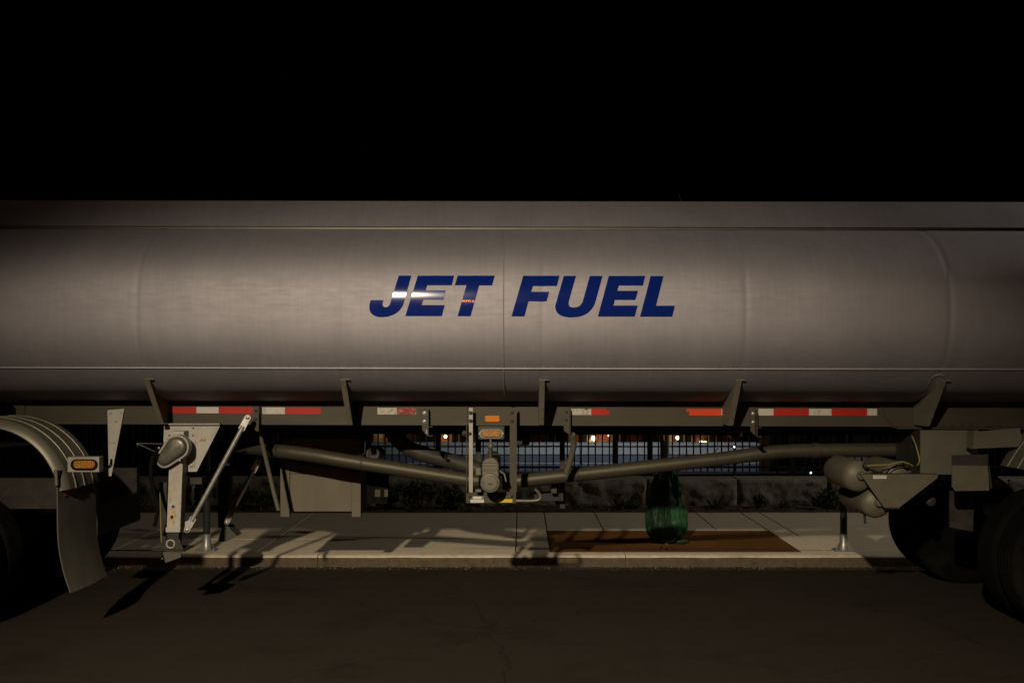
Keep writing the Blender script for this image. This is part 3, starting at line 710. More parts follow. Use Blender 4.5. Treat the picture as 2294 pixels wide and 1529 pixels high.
tape_poly([(1537.5, 915.5), (1616, 915.5), (1616, 930), (1544.5, 930), (1543, 920), (1538.5, 923)], M_ORED)

# amber reflector, light box
def oval(cx, cy, hw, hh, n=10):
    r = hh; pts = []
    for k in range(n + 1):
        a = R(-90 + 180 * k / n); pts.append((cx + hw - r + r * math.cos(a), cy + r * math.sin(a)))
    for k in range(n + 1):
        a = R(90 + 180 * k / n); pts.append((cx - hw + r + r * math.cos(a), cy + r * math.sin(a)))
    return pts
MB().plate([(1089, 930.5), (1117, 930.5), (1120, 934), (1120, 936), (1117, 937.2), (1120, 938.4), (1120, 941), (1117, 944.5), (1089, 944.5), (1086, 941), (1086, 938.4), (1089, 937.2), (1086, 936), (1086, 934)], YR - .012, .0118).build('side_reflector', M_ORANGE, nr, bev=.002)
YL = YR - .06
lb = MB().plate([(1071, 954), (1130, 954), (1130, 981), (1127, 984), (1074, 984), (1071, 981)], YL, .07).build('marker_light_box', M_RAIL, TR, bev=.004)
MB().plate(oval(1100.5, 971, 27, 10.6), YL - .008, .0078).build('bezel', M_GREYP, lb, bev=.002)
MB().plate(oval(1100.5, 971, 22.6, 8.0), YL - .020, .0118).build('lens', M_AMBER, lb, bev=.006)
for x in (1074.5, 1126.5): bolt(x, 971, YL - .008, 2.0, lb, BOLT_L)
def lens_dots(cx, cy, Y, cols, rows, dx, dy, parent):
    bb = MB()
    for i in range(cols):
        for j in range(rows):
            p = P(cx + (i - (cols - 1) / 2) * dx, cy + (j - (rows - 1) / 2) * dy, Y); r = 1.6 * Y / F
            bb.lathe([(r, .001), (r * .7, -.002), (0, -.003)], p, 'Y', 8)
    bb.build('led_dots', M_ORANGE, parent)
lens_dots(1100.5, 971, YL - .0205, 9, 3, 4.4, 4.2, lb)

# tank side brackets above the rail
def bracket(xc, w=.040):
    x0, x1 = xc - w / 2, xc + w / 2
    yt, zt = 7.30, 1.835 - SL * xc; yb, zb = 7.60, ZR0 + .016 - RSL * xc
    bb = MB().prism([(x0, yt, zt), (x0, yb, zb), (x0, YR - .003, zb), (x0, YR - .003, ZR1 + .02), (x0, YR + .02, ZR1 + .06), (x0, 7.46, zt - .03)], (.006, 0, 0))
    o = bb.build('tank_bracket', M_BRKT, TR, sm=False)
    MB().add([(x0 + .0062, yt, zt), (x1, yt, zt), (x1, yb, zb), (x0 + .0062, yb, zb), (x0 + .0062, yt + .006, zt + .002), (x1, yt + .006, zt + .002), (x1, yb + .006, zb + .002), (x0 + .0062, yb + .006, zb + .002)],
             [(0, 1, 2, 3), (4, 7, 6, 5), (0, 4, 5, 1), (1, 5, 6, 2), (2, 6, 7, 3), (3, 7, 4, 0)]).build('face_plate', M_BRKT, o, sm=False)
    MB().box(x0, x1 + .03, yt - .004, yt + .09, zt + .002, zt + .006).build('top_lip', M_BRKT, o, sm=False)
    MB().tube([(x0 + .008, yt + .02, zt), (x0 + .008, yt + .02, zt + .045)], .009, 8).build('vent_stub', M_GALV, o)
    for u in (.15, .62, .84):
        inst('bolt', BOLT_D, Vector((xc + .012, yt + (yb - yt) * u - .001, zt + (zb - zt) * u)), o, .0035)
    return o
for xc in (-2.745, -1.305, 0.155, 1.60, 3.10, 4.55): bracket(xc)
# doubler plate with a rounded head around the last bracket in view
pts = [(2030, 930), (2056, 904), (2068, 885), (2081, 858), (2088, 846), (2096, 840.5), (2106, 839), (2114, 842), (2117, 848), (2116, 856), (2110, 868), (2104, 880), (2100, 905), (2099, 930)]
MB().tube([surf_at_pixel(x, y, .003) for x, y in pts if y < 903], .0045, 6).build('doubler_weld', M_TANK, TR)
# right hand gusset and heavy bottom flange
MB().plate([(1978, 913), (2055, 913), (2055, 957), (2003, 957), (1983, 934)], YR - .012, .0095).build('rail_gusset', M_RAIL, TR, sm=False)
MB().plate([(2056, 913), (2062, 913), (2062, 957), (2056, 957)], YR - .03, .0275).build('rail_gusset', M_RAIL, TR, sm=False)
hf = MB().plate([(2010, 956.5), (2420, 958.5), (2420, 962), (2010, 960)], YR - .11, .22).build('suspension_flange', M_RAIL, TR, sm=False)
for x in (2091, 2112, 2134, 2155, 2175, 2215, 2240):
    for y in (953, 968): bolt(x, y, YR - .05 if y < 960 else YR - .10, 4.2, hf)
# left end cap gusset
MB().plate([(28, 907), (55, 907), (55, 925), (50, 930)], YR - .010, .008).build('rail_gusset', M_RAIL, TR, sm=False)

# small angle brackets bolted on the rail
def angle_bracket(x, yt, yb, w, bolts, me, cut, m=M_RAIL, tabs=True):
    o = MB().plate([(x, yt), (x + w, yt), (x + w, yb), (x + w - 2, yb), (x, yb - cut)], YR - .010, .0075).build('angle_bracket', m, TR, sm=False)
    MB().plate([(x + w - .5, yt), (x + w + 1, yt), (x + w + 1, yb), (x + w - .5, yb)], YR - .075, .064).build('web', m, o, sm=False)
    for bx, by in bolts: bolt(bx, by, YR - .0102, 4.0, o, me)
    if tabs:
        for y in (yb - 21, yb - 1): MB().plate([(x + w + 1.2, y), (x + w + 10, y), (x + w + 10, y + 1.5), (x + w + 1.2, y + 1.5)], YR - .06, .05).build('tab', m, o, sm=False)
        for y in (yb - 12, yb - 7): bolt(x + w - 3, y, YR - .0102, 1.8, o, BOLT_L)
    return o
angle_bracket(945.8, 917, 976, 13, [(951, 924.5), (951, 943.3)], BOLT_L, 14)
angle_bracket(1681, 919, 978, 15, [(1687, 926), (1687, 945)], BOLT_L, 14)
angle_bracket(567, 911, 966, 11.5, [(573.5, 919.5), (573, 938)], BOLT_D, 6, tabs=False)
angle_bracket(1263, 914, 972, 14, [(1269, 922), (1268.5, 939.5)], BOLT_D, 8, tabs=False)

# tapered white plate left of the landing gear
tpz = MB().plate([(240.5, 918), (278.5, 915), (249.5, 1066), (243.5, 1066)], YR - .016, .012).build('taper_plate', M_LEG, TR, bev=.001)
for x, y in ((247, 924.5), (271.5, 923), (259.5, 941.5), (254.5, 990)): bolt(x, y, YR - .0165, 3.6, tpz, BOLT_W)
MB().tube([P(249, 1027, YR - .03), P(247, 1040, YR - .05), P(240, 1052, YR), P(222, 1056, YR + .1)], .006, 6).build('cable', M_RUB, tpz)

# ------------------------------------------------------------------ landing gear
YG = 7.735
lg = MB().plate([(367.5, 953), (493, 953), (440.5, 1056), (421.5, 1056), (421.5, 1042), (372, 1042), (366, 985)], YG, .012).build('landing_gear_plate', M_LEG, TR, bev=.001)
MB().plate([(374, 948.3), (492, 948.3), (492, 951), (374, 951)], YG - .03, .045).build('plate_lip', M_LEG, lg, sm=False)
for x, y in ((379.5, 958.3), (379, 974.8), (433, 958.5), (432.5, 975)):
    MB().lathe([(.0068, 0), (.0068, -.0012)], P(x, y, YG), 'Y', 14).build('hole', M_BLACK, lg)
for x in (450, 457.5): bolt(x, 984, YG, 4.2, lg, bolt_mesh(M_RUST))
MB().plate([(421, 985.5), (437, 985.5), (435.5, 1046), (421, 1046)], YG - .010, .0095).build('mount_plate', M_LEG, lg, bev=.001)
for x, y in ((430.5, 992), (428.5, 1041)): bolt(x, y, YG - .0105, 5.0, lg, BOLT_W)
def leg(Y, px_top, px_bot, y_top, y_kn, y_bot, half, main, parent_name='landing_leg'):
    a, b_ = P(px_top, y_top, Y), P(px_bot, y_kn, Y); h = half
    bb = MB(); bb.add([a + Vector((-h, 0, 0)), a + Vector((h, 0, 0)), a + Vector((h, 2 * h, 0)), a + Vector((-h, 2 * h, 0)), b_ + Vector((-h, 0, 0)), b_ + Vector((h, 0, 0)), b_ + Vector((h, 2 * h, 0)), b_ + Vector((-h, 2 * h, 0))],
                      [(0, 1, 2, 3), (7, 6, 5, 4), (0, 4, 5, 1), (1, 5, 6, 2), (2, 6, 7, 3), (3, 7, 4, 0)])
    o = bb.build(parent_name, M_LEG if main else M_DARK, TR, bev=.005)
    c = P(px_bot - 2, y_bot, Y); h2 = h * .86
    MB().box(b_.x - h2 - .008, b_.x + h2 - .008, Y + .012, Y + 2 * h - .012, c.z, b_.z).build('inner_leg', M_DARK, o, bev=.003)
    return o
YLEG = 7.62
L1 = leg(YLEG, 396.5, 388, 965, 1192, 1232, .0525, True)
# rust patches and holes on the near leg
def wob(a, seed):
    return 1 + .55 * noise.noise((math.cos(a) * 1.6, math.sin(a) * 1.6, seed)) + .35 * noise.noise((math.cos(a) * 5, math.sin(a) * 5, seed)) + .2 * noise.noise((math.cos(a) * 13, math.sin(a) * 13, seed))
def blob(cx, cy, rx, ry, Y, m, name, par, seed, n=60):
    pts = [(cx + rx * wob(2 * math.pi * k / n, seed) * math.cos(2 * math.pi * k / n), cy + ry * wob(2 * math.pi * k / n, seed) * math.sin(2 * math.pi * k / n)) for k in range(n)]
    return MB().plate(pts, Y, .0012).build(name, m, par, sm=False)
blob(386, 1150, 7, 11, YLEG - .0013, M_RUST, 'rust_patch', L1, 11); blob(384, 1166, 7.5, 11, YLEG - .0014, M_RUST, 'rust_patch', L1, 1); blob(380.5, 1104, 1.6, 6, YLEG - .0012, M_RUST, 'rust_patch', L1, 15); blob(381, 1120, 2.2, 7, YLEG - .0013, M_RUST, 'rust_patch', L1, 4)
blob(401.5, 1128, 2, 8, YLEG - .0013, M_RUST, 'rust_patch', L1, 7); blob(383, 1185, 8, 5, YLEG - .0012, M_RUST, 'rust_patch', L1, 9)
blob(388, 1134, 3.6, 3, YLEG - .0024, M_BLACK, 'hole', L1, 2); blob(385, 1158, 4, 3.6, YLEG - .0026, M_BLACK, 'hole', L1, 3)
MB().plate([(371, 1180.5), (404, 1180.5), (403, 1191.5), (371, 1191.5)], YLEG - .008, .0075).build('collar', M_LEG, L1, bev=.002)
# foot
ft = MB().plate([(356, 1217), (376, 1207), (402, 1207), (412, 1233), (363, 1233), (340, 1229), (340, 1226)], YLEG - .055, .012).build('foot', M_DARK, L1, sm=False)
MB().plate([(340, 1229), (412, 1233), (412, 1235.5), (340, 1231.5)], YLEG - .10, .24).build('foot_pan', M_DARK, L1, sm=False)
MB().plate([(364, 1236), (406, 1233.5), (405, 1247), (371, 1260)], YLEG - .09, .010).build('foot_plate', M_FLAP, L1, sm=False)
hub = P(383, 1217, YLEG - .056)
MB().lathe([(.034, 0), (.034, -.012), (.026, -.012), (.026, 0)], hub, 'Y', 20).build('axle_ring', M_LEG, L1); MB().lathe([(.026, 0), (.026, -.004)], hub, 'Y', 20).build('axle', M_BLACK, L1)
MB().plate([(357, 1080), (358.5, 1080), (361, 1180), (364, 1252), (362, 1252), (359, 1180)], YLEG + .10, .02).build('edge_strip', M_HOSE, L1, sm=False)  # lit edge of the guard plate, drawn as a brighter coloured strip
MB().plate([(358.5, 1080), (374, 1080), (371, 1215), (363.5, 1250), (361, 1180)], YLEG + .105, .012).build('guard_plate', M_DARK, L1, sm=False)
# gearbox: a tear drop flange and domed cover
def teardrop(c1, r1, c2, r2, n=16):
    d = Vector((c2[0] - c1[0], c2[1] - c1[1])); th = math.atan2(d.y, d.x); al = math.acos((r1 - r2) / d.length)
    pts = [(c1[0] + r1 * math.cos(th + al + (2 * math.pi - 2 * al) * k / n), c1[1] + r1 * math.sin(th + al + (2 * math.pi - 2 * al) * k / n)) for k in range(n + 1)]
    pts += [(c2[0] + r2 * math.cos(th - al + 2 * al * k / n), c2[1] + r2 * math.sin(th - al + 2 * al * k / n)) for k in range(n + 1)]
    return pts
YGB = 7.56
gb = MB().plate(teardrop((395.5, 1001), 28, (368, 1028), 20), YGB, .075).build('gearbox', M_LIGHTM, L1, bev=.003)
prev = None; rings_ = [(23.8, 15.8, 0), (23.2, 15.2, -.004), (22.4, 14.4, -.004), (21.6, 13.6, .001), (20.8, 13.0, -.010), (19.5, 12, -.020), (15, 9, -.026), (9, 5, -.029)]
bb = MB(); allp = []
for r1, r2, dy in rings_: allp.append([P(x, y, YGB - .0015 + dy) for x, y in teardrop((395.5, 1001), r1, (368, 1028), r2)])
n = len(allp[0]); fs = [(i * n + k, i * n + (k + 1) % n, (i + 1) * n + (k + 1) % n, (i + 1) * n + k) for i in range(len(allp) - 1) for k in range(n)]
fs.append(tuple(range((len(allp) - 1) * n, len(allp) * n)))
bb.add([p for q in allp for p in q], fs); bb.build('gearbox_cover', mat('gearbox_grey', (0.10, 0.098, 0.085), .4, .4, .2, 30, dirt=(.22, .2, .16), dirt_amt=.5, dirt_scale=14), L1, ang=60)
for x, y in ((408, 979), (420.5, 1005.5), (402.5, 1031), (377, 981), (356, 1003)): bolt(x, y, YGB - .002, 2.4, L1, BOLT_L)
# crank handle and hook rods
MB().tube([P(352, 1012, 7.52), P(343, 1022, 7.50), P(338.5, 1045, 7.50), P(339, 1075, 7.5), P(346, 1105, 7.5), P(354, 1130, 7.5), P(353, 1150, 7.5), P(346, 1178, 7.5)], [.016, .018, .017, .016, .014, .013, .013, .015], 12).build('crank_handle', M_RUB, L1)
MB().tube([P(372, 993.5, 7.6), P(306, 992.5, 7.66), P(308, 998, 7.66), P(311, 993, 7.66)], .0025, 6).build('hook_rod', M_GALV, L1)
MB().tube([P(306, 992.5, 7.66), P(352, 1013, 7.6)], .0025, 6).build('hook_rod', M_GALV, L1)
# diagonal brace
def brace(p0, p1, r, m, par, ends=True, name='brace'):
    o = MB().cyl(p0, p1, r, 16).build(name, m, par)
    if ends:
        d = (p1 - p0).normalized(); n_ = Vector((d.z, 0, -d.x)).normalized()
        for p, s in ((p0, -1), (p1, 1)):
            q = p + d * s * .075; w = n_ * r * 1.35; pts = [p - d * s * .03 + w, q + w * .95]
            for k in range(7):
                a = math.pi * k / 6; pts.append(q + w * .95 * math.cos(a) + d * s * r * 1.2 * math.sin(a))
            pts += [p - d * s * .03 - w]
            MB().prism([t + Vector((0, -.006, 0)) for t in pts], (0, .012, 0)).build('flattened_end', M_GALV, o, bev=.001)
            inst('bolt', BOLT_L, q + Vector((0, -.0065, 0)), o, .013)
    return o
brace(P(545, 954, 7.66), P(430, 1166, 7.60), .0185, M_GALV, L1)
MB().plate([(414, 1168), (424, 1164), (438, 1166), (433, 1177), (426, 1182), (414, 1180)], YLEG - .01, .02).build('brace_lug', M_LEG, L1, bev=.003)
# far leg
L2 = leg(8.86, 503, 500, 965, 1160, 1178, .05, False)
b = MB(); cc = P(501, 1165, 8.9); b.lathe([(.045, -.06), (.045, -.02), (.035, -.015), (.035, .04), (.022, .05)], cc, 'Z', 16); b.build('inner_collar', M_DARK, L2)
MB().plate([(498, 1178), (510, 1178), (531, 1200), (508, 1212), (488, 1212)], 8.80, .15).build('foot', M_FLAP, L2, sm=False)
brace(P(570, 1050, 8.80), P(517, 1152, 8.78), .019, M_FEND, L2)
MB().tube([P(583, 960, 7.95), P(586, 985, 8.0), P(600, 1045, 8.05), P(614, 1105, 8.08), P(624, 1142, 8.09)], .0175, 12).build('rear_brace', M_FEND, L2)
MB().box(P(440, 0, 8).x, P(470, 0, 8).x, 7.8, 8.8, 1.02, 1.07).build('cross_shaft', M_DARK, L2, sm=False)

# ------------------------------------------------------------------ hanging cabinet
cy0 = 8.62
X = lambda px, Y=cy0: (px - VX) / F * Y
Z = lambda py, Y=cy0: CH - (py - VY) / F * Y
cab = MB().box(X(650), X(786), cy0 + .022, cy0 + .50, Z(1146), Z(975)).build('cabinet', M_CAB, TR, sm=False)
MB().box(X(649), X(787.5), cy0 + .012, cy0 + .0215, Z(1145.5), Z(1062)).build('panel', M_CAB, cab, bev=.002)
MB().box(X(649), X(787.5), cy0 + .012, cy0 + .0215, Z(1060.5), Z(980)).build('panel', M_CAB, cab, bev=.002)
for x0, x1 in ((628, 648.5), (788, 808)):
    for ya in (cy0, cy0 + .47): MB().box(X(x0), X(x1), ya, ya + .05, Z(1157), Z(970)).build('corner_post', M_CAB, cab, bev=.002)
MB().box(X(649), X(787), cy0 + .08, cy0 + .46, Z(1151), Z(1147)).build('floor', M_BLACK, cab, sm=False)
MB().box(X(790), X(806.5), cy0 + .052, cy0 + .468, Z(1150), Z(975)).build('side_panel', M_DARK, cab, sm=False)
MB().box(X(630), X(647), cy0 + .052, cy0 + .468, Z(1150), Z(975)).build('side_panel', M_DARK, cab, sm=False)

# ------------------------------------------------------------------ pipes
YPp = 8.20; rp = .0575
def spl(pts, n=8):
    out = []
    for i in range(len(pts) - 1):
        p0, p1, p2, p3 = pts[max(i - 1, 0)], pts[i], pts[i + 1], pts[min(i + 2, len(pts) - 1)]
        for k in range(n):
            t = k / n; out.append(.5 * ((2 * p1) + (p2 - p0) * t + (2 * p0 - 5 * p1 + 4 * p2 - p3) * t * t + (3 * p1 - p0 - 3 * p2 + p3) * t ** 3))
    return out + [pts[-1]]
lpipe = MB().tube(spl([P(520, 999, 8.6), P(570, 1003, 8.44), P(625, 1010, 8.28), P(700, 1019, 8.22), P(780, 1032.5, YPp), P(1041, 1073, YPp), P(1072, 1077, YPp)]), rp, 24).build('discharge_pipe', M_PIPE, TR)
rpipe = MB().tube(spl([P(1126, 1080, YPp), P(1165, 1077, YPp), P(1200, 1072.5, YPp), P(1600, 1029, YPp), P(1690, 1017, YPp), P(1752, 1011, YPp), P(1830, 1008.5, YPp), P(2050, 1007, YPp)]), rp, 24).build('discharge_pipe', M_PIPE, TR)
def clamp(px, py, Y, slope, par, hook=True):
    c = P(px, py, Y); d = Vector((1, 0, -slope)).normalized(); r = rp + .004
    MB().tube([c - d * .008, c + d * .008], r, 24).build('clamp', M_DARK, par)
    if hook: MB().tube([c + Vector((0, 0, r)), c + Vector((.012, 0, r + .02)), c + Vector((.022, 0, r + .022)), c + Vector((.022, .03, r + .12)), c + Vector((.022, .12, .42))], .004, 6).build('clamp_rod', M_DARK, par)
clamp(811, 1037.5, YPp, .155, lpipe); clamp(1294, 1062, YPp, -.108, rpipe); clamp(1602, 1029, YPp, -.11, rpipe)
MB().tube([P(1819, 1008.7, YPp), P(1834, 1008.4, YPp)], .064, 24).build('flange', M_PIPE, rpipe)
for px, py in ((1063, 1076), (1127, 1080)):
    MB().tube([P(px, py, YPp), P(px + 12, py + 1, YPp)], .062, 24).build('flange', M_PIPE, lpipe if px < 1100 else rpipe)
MB().tube(spl([P(868, 945, 8.52), P(884, 975, 8.52), P(915, 1003, 8.52), P(960, 1020, 8.5), P(1010, 1032, 8.48), P(1075, 1052, 8.45)]), .066, 20).build('vapour_pipe', M_DARK, TR)
for px in (1071, 1259.5):
    MB().box(X(px - 5, 8.5), X(px + 6, 8.5), 8.5, 8.55, Z(1138 if px > 1200 else 1060, 8.5), ZR0 + .02).build('far_post', M_DARK, TR, sm=False)
MB().box(X(1196, 8.4), X(1262, 8.4), 8.4, 8.52, Z(1121, 8.4), Z(1104, 8.4)).build('far_tray', M_BLACK, TR, sm=False)
MB().box(X(1235, 8.3), X(1247, 8.3), 8.3, 8.36, Z(1104, 8.3), Z(1085, 8.3)).build('far_lug', M_PIPE, TR, sm=False)
MB().tube(spl([P(1282, 972, 7.8), P(1285, 995, 7.86), P(1279, 1025, 7.92), P(1268, 1062, 7.98)]), .024, 12).build('rear_brace', M_FEND, TR)
MB().tube(spl([P(1156, 1121, 7.70), P(1195, 1121, 7.70), P(1209, 1117, 7.7), P(1210, 1108, 7.72), P(1200, 1096, 7.78)]), .012, 10).build('handle_bar', M_FEND, TR)
MB().cyl(P(835, 1016, 8.35), P(850, 1015, 8.75), .055, 20).build('vent_canister', M_BLACK, TR)
MB().box(X(822, 8.62), X(868, 8.62), 8.62, 8.72, Z(1128, 8.62), Z(1050, 8.62)).build('hose_tray', M_RUB, TR, sm=False)
for x0, x1 in ((840, 852), (861, 869)):
    MB().box(X(x0, 8.6), X(x1, 8.6), 8.6, 8.615, Z(1112, 8.6), Z(1096, 8.6)).build('hose_tray_tag', M_PIPE, TR, sm=False)
MB().box(X(1140, 8.2), X(1186, 8.2), 8.2, 8.35, Z(997, 8.2), Z(975, 8.2)).build('junction_box', M_BLACK, TR, bev=.01)
MB().box(X(790, 8.72), X(830, 8.72), 8.72, 8.76, Z(1050, 8.72), ZR0).build('far_post', M_DARK, TR, sm=False)
MB().tube([P(790, 998, 8.4), P(1000, 997.5, 8.4), P(1200, 998, 8.4), P(1420, 999, 8.4), P(1800, 997, 8.4)], .003, 6).build('air_line', M_RUB, TR)
for x, y in ((1655, 970), (1640, 975)):
    MB().lathe([(.02, 0), (.03, .02), (.03, .05), (.018, .07)], P(x, y + 6, 7.95), 'Z', 10).build('coupling', M_RAIL, TR)
MB().tube([P(1633, 976, 7.95), P(1648, 978, 7.95), P(1662, 974, 7.95)], .012, 8).build('coupling', M_RAIL, TR)

# ------------------------------------------------------------------ hanger frame with the drop valve
YHF = 7.70
hg = MB().plate([(1044, 1102.5), (1156, 1101.5), (1156, 1126), (1044, 1126)], YHF - .012, .011).build('valve_frame', M_RAIL, TR, bev=.001)
MB().plate([(1044, 1124), (1156, 1124), (1156, 1126.2), (1044, 1126.2)], YHF, .14).build('tray_floor', M_RAIL, hg, sm=False)
def post(x_face, w_face, x_web, side):
    o = MB().plate([(x_face, 913), (x_face + w_face, 913), (x_face + w_face, 1102), (x_face, 1102)], YHF, .007).build('hanger_post', M_LIGHTM if side < 0 else M_RAIL, hg, sm=False)
    MB().plate([(x_web, 913), (x_web + 1.6, 913), (x_web + 1.6, 1102), (x_web, 1102)], YHF - .055 if side < 0 else YHF - .004, .062 if side < 0 else .05).build('web', M_RAIL, o, sm=False)
    return o
pa = post(1050.5, 8.6, 1044.5, -1); pb = post(1142, 14, 1156, 1)
for x, y in ((1054.5, 924.5), (1054.5, 942.5)): bolt(x, y, YHF, 4.6, pa)
for x, y in ((1147, 923.5), (1147, 942)): bolt(x, y, YHF, 4.6, pb)
for x, y in ((1053, 1110.5), (1146.5, 1110)): bolt(x, y, YHF - .0125, 4.8, hg)
bolt(1053, 971, YHF - .002, 4.0, pa)
inst('bolt', BOLT_D, P(1041, 970, YHF + .02), pa, .016); 
MB().plate([(1054, 1118.3), (1084, 1118.3), (1084, 1125.2), (1054, 1125.2)], YHF - .0138, .0015).build('label_plate', M_LABEL, hg, sm=False)
MB().plate([(1058, 1121), (1080, 1121), (1080, 1121.7), (1058, 1121.7)], YHF - .0150, .001).build('label_text', M_LABELG, hg, sm=False)
MB().plate([(1057, 1110.5), (1083, 1110.5), (1083, 1117.8), (1057, 1117.8)], YHF - .0138, .0015).build('label_plate', M_LABELG, hg, sm=False)
MB().plate(oval(1069.3, 1114.3, 9.6, 2.8, 6), YHF - .0150, .001).build('label_plate', M_LABEL, hg, sm=False)
MB().plate([(1117, 1117.3), (1147.8, 1117.3), (1147.8, 1124.8), (1113, 1124.8)], YHF - .0138, .0015).build('label_plate', M_YEL, hg, sm=False)
MB().plate([(1132, 1112), (1136, 1112), (1142, 1108.5), (1142, 1110)], YHF - .0138, .0015).build('label_plate', M_YEL, hg, sm=False)
# valve body
YV = 7.50
def arch(cx, w, yt, yb, n=14):
    return [(cx + w * math.cos(math.pi * k / n), yt + w * .92 - w * .92 * math.sin(math.pi * k / n)) for k in range(n + 1)] + [(cx - w, yb), (cx + w, yb)]
va = MB().plate(arch(1098.5, 19.2, 1025, 1078), YV, .66).build('drop_valve', M_CAST, TR, bev=.010)
for y in (1035, 1042, 1049.5, 1053):
    MB().plate([(1082, y), (1115, y), (1115, y + 1.6), (1082, y + 1.6)], YV - .005, .007).build('rib', M_CAST, va, bev=.001)
cc = P(1098, 1081, YV - .05)
MB().lathe([(.069, .10), (.069, .012), (.073, .012), (.073, -.004), (.070, -.010), (.056, -.012), (.052, -.016), (0, -.018)], cc, 'Y', 40).build('cap', M_CAST, va)
MB().plate([(1093.5, 1080.5), (1095, 1082.2), (1101, 1082.2), (1102.5, 1080.3), (1102, 1084), (1094, 1084)], YV - .072, .006).build('cap_slot', M_BLACK, va, sm=False)
for sx, rr in ((1080.5, 5.5), (1115, 4.5)):
    p = P(sx, 1085.5, YV - .075); r_ = rr * YV / F
    MB().tube([p + Vector((r_ * math.cos(R(20 * k)), .002 * k, r_ * 1.15 * math.sin(R(20 * k)))) for k in range(19)], .0016, 5).build('pull_ring', M_DARK, va)
    MB().box(p.x - .008, p.x + .008, YV - .055, YV + .02, p.z - .01, p.z + .035).build('cam_ear', M_CAST, va, bev=.003)
MB().cyl(P(1099, 996, YV + .06), P(1098.5, 1028, YV + .06), .0165, 16).build('stem', M_PIPE, va)
b = MB(); b.lathe([(.020, -.012), (.020, .014), (.008, .016), (.008, .045)], P(1099, 997, YV + .06), 'Z', 6); b.build('stem_nut', M_CAST, va, ang=20)
MB().plate([(1065, 1047), (1078, 1047), (1078, 1065), (1065, 1065)], YV + .12, .10).build('side_port', M_CAST, va, bev=.008)
MB().tube([P(1117, 1052, YV + .05), P(1130, 1062, YV + .04), P(1134, 1078, YV + .03)], .007, 8).build('lever', M_CAST, va)
MB().plate([(1065, 1096), (1078, 1096), (1078, 1102), (1065, 1102)], YV + .1, .08).build('foot_lug', M_CAST, va, bev=.003)

# ------------------------------------------------------------------ right end: air tanks, suspension, wheels
def air_tank(cx, cy, r, y0, y1):
    c = P(cx, cy, y0 + r * .5); c.y = y0
    b = MB(); b.lathe([(0, 0), (r * .45, .012), (r * .78, r * .22), (r * .95, r * .42), (r, r * .62), (r, y1 - y0 - r * .62), (r * .95, y1 - y0 - r * .42), (r * .78, y1 - y0 - r * .2), (0, y1 - y0)], c, 'Y', 32)
    o = b.build('air_tank', M_AIR, TR)
    MB().lathe([(.03, .01), (.034, -.018), (.028, -.03), (0, -.032)], c + Vector((.0, 0, .012)), 'Y', 16).build('port', M_AIR, o)
    return o
A1 = air_tank(1922, 1066, .122, 7.62, 8.22); A2 = air_tank(2010, 1068, .122, 7.62, 8.22); A3 = air_tank(1962, 1126, .118, 7.64, 8.30)
MB().tube([P(1937, 1138, 7.8), P(1937, 1158, 7.8), P(1938, 1172, 7.8)], .010, 8).build('drain_cock', M_BLACK, A3)
MB().tube(spl([P(1940, 1043, 7.57), P(1955, 1042, 7.56), P(1990, 1040, 7.55), P(2018, 1034, 7.55), P(2035, 1038, 7.55), P(2045, 1043, 7.56)]), .006, 8).build('air_hose', M_HOSE, A1)
MB().tube(spl([P(1985, 1060, 7.57), P(1998, 1047, 7.56), P(2015, 1040, 7.56), P(2030, 1042, 7.56)]), .005, 8).build('air_hose', M_RUB, A1)
MB().tube(spl([P(2043, 976, 7.62), P(2052, 998, 7.62), P(2060, 1030, 7.6), P(2055, 1042, 7.58)]), .006, 8).build('air_hose', M_HOSE, A1)
for p in ((1940, 1043), (2030, 1041)):
    MB().lathe([(.02, .03), (.02, -.012), (.013, -.016), (0, -.017)], P(p[0], p[1], 7.58), 'Y', 12).build('fitting', M_DARK, A1)
tb = MB().plate([(1928, 1061.8), (2102, 1061.8), (2100, 1070), (2014.5, 1136), (1981, 1136)], 7.545, .010).build('air_tank_plate', M_AIR, TR, sm=False)
MB().plate([(1928, 1061.2), (2102, 1061.2), (2102, 1062.6), (1928, 1062.6)], 7.555, .5).build('shelf', M_DARK, tb, sm=False)
MB().plate([(1981, 1136), (2014.5, 1136), (2018, 1139), (1984, 1139)], 7.556, .45).build('bottom_lip', M_DARK, tb, sm=False)
MB().plate([(1956, 1064), (1986, 1064), (1986, 1071.5), (1956, 1071.5)], 7.5432, .0015).build('label_plate', M_LABEL, tb, sm=False)
MB().plate([(1959, 1067), (1982, 1066.3), (1982, 1067.1), (1959, 1067.8)], 7.5420, .001).build('label_text', M_LABELG, tb, sm=False)
sh = MB().plate([(2062, 963), (2192, 963), (2192, 1062), (2062, 1062)], 7.62, .014).build('suspension_hanger', M_FEND, TR, sm=False)
MB().plate([(2062, 963), (2080, 963), (2080, 1062), (2062, 1062)], 7.634, .5).build('web', M_DARK, sh, sm=False)
sg = MB().plate([(2133, 1042.5), (2214, 1042.5), (2216, 1098), (2140, 1099), (2133, 1090)], 7.30, .010).build('splash_guard', M_AIR, TR, sm=False)
MB().plate([(2133, 1019), (2214, 1017), (2214, 1042), (2133, 1042)], 7.315, .010).build('upper_plate', M_DARK, sg, sm=False)
MB().plate([(2214.5, 1042), (2216.5, 1042), (2223, 1094), (2220.5, 1094)], 7.28, .02).build('edge_strip', M_PIPE, sg, sm=False)
for x, y, r_ in ((2093, 1083, 12), (2083, 1100, 13), (2085, 1122, 11)):
    MB().lathe([(r_ * 7.9 / F, .05), (r_ * 7.9 / F, -.01), (r_ * 5 / F, -.02), (0, -.022)], P(x, y, 7.9), 'Y', 16).build('brake_line_block', M_DARK, TR)
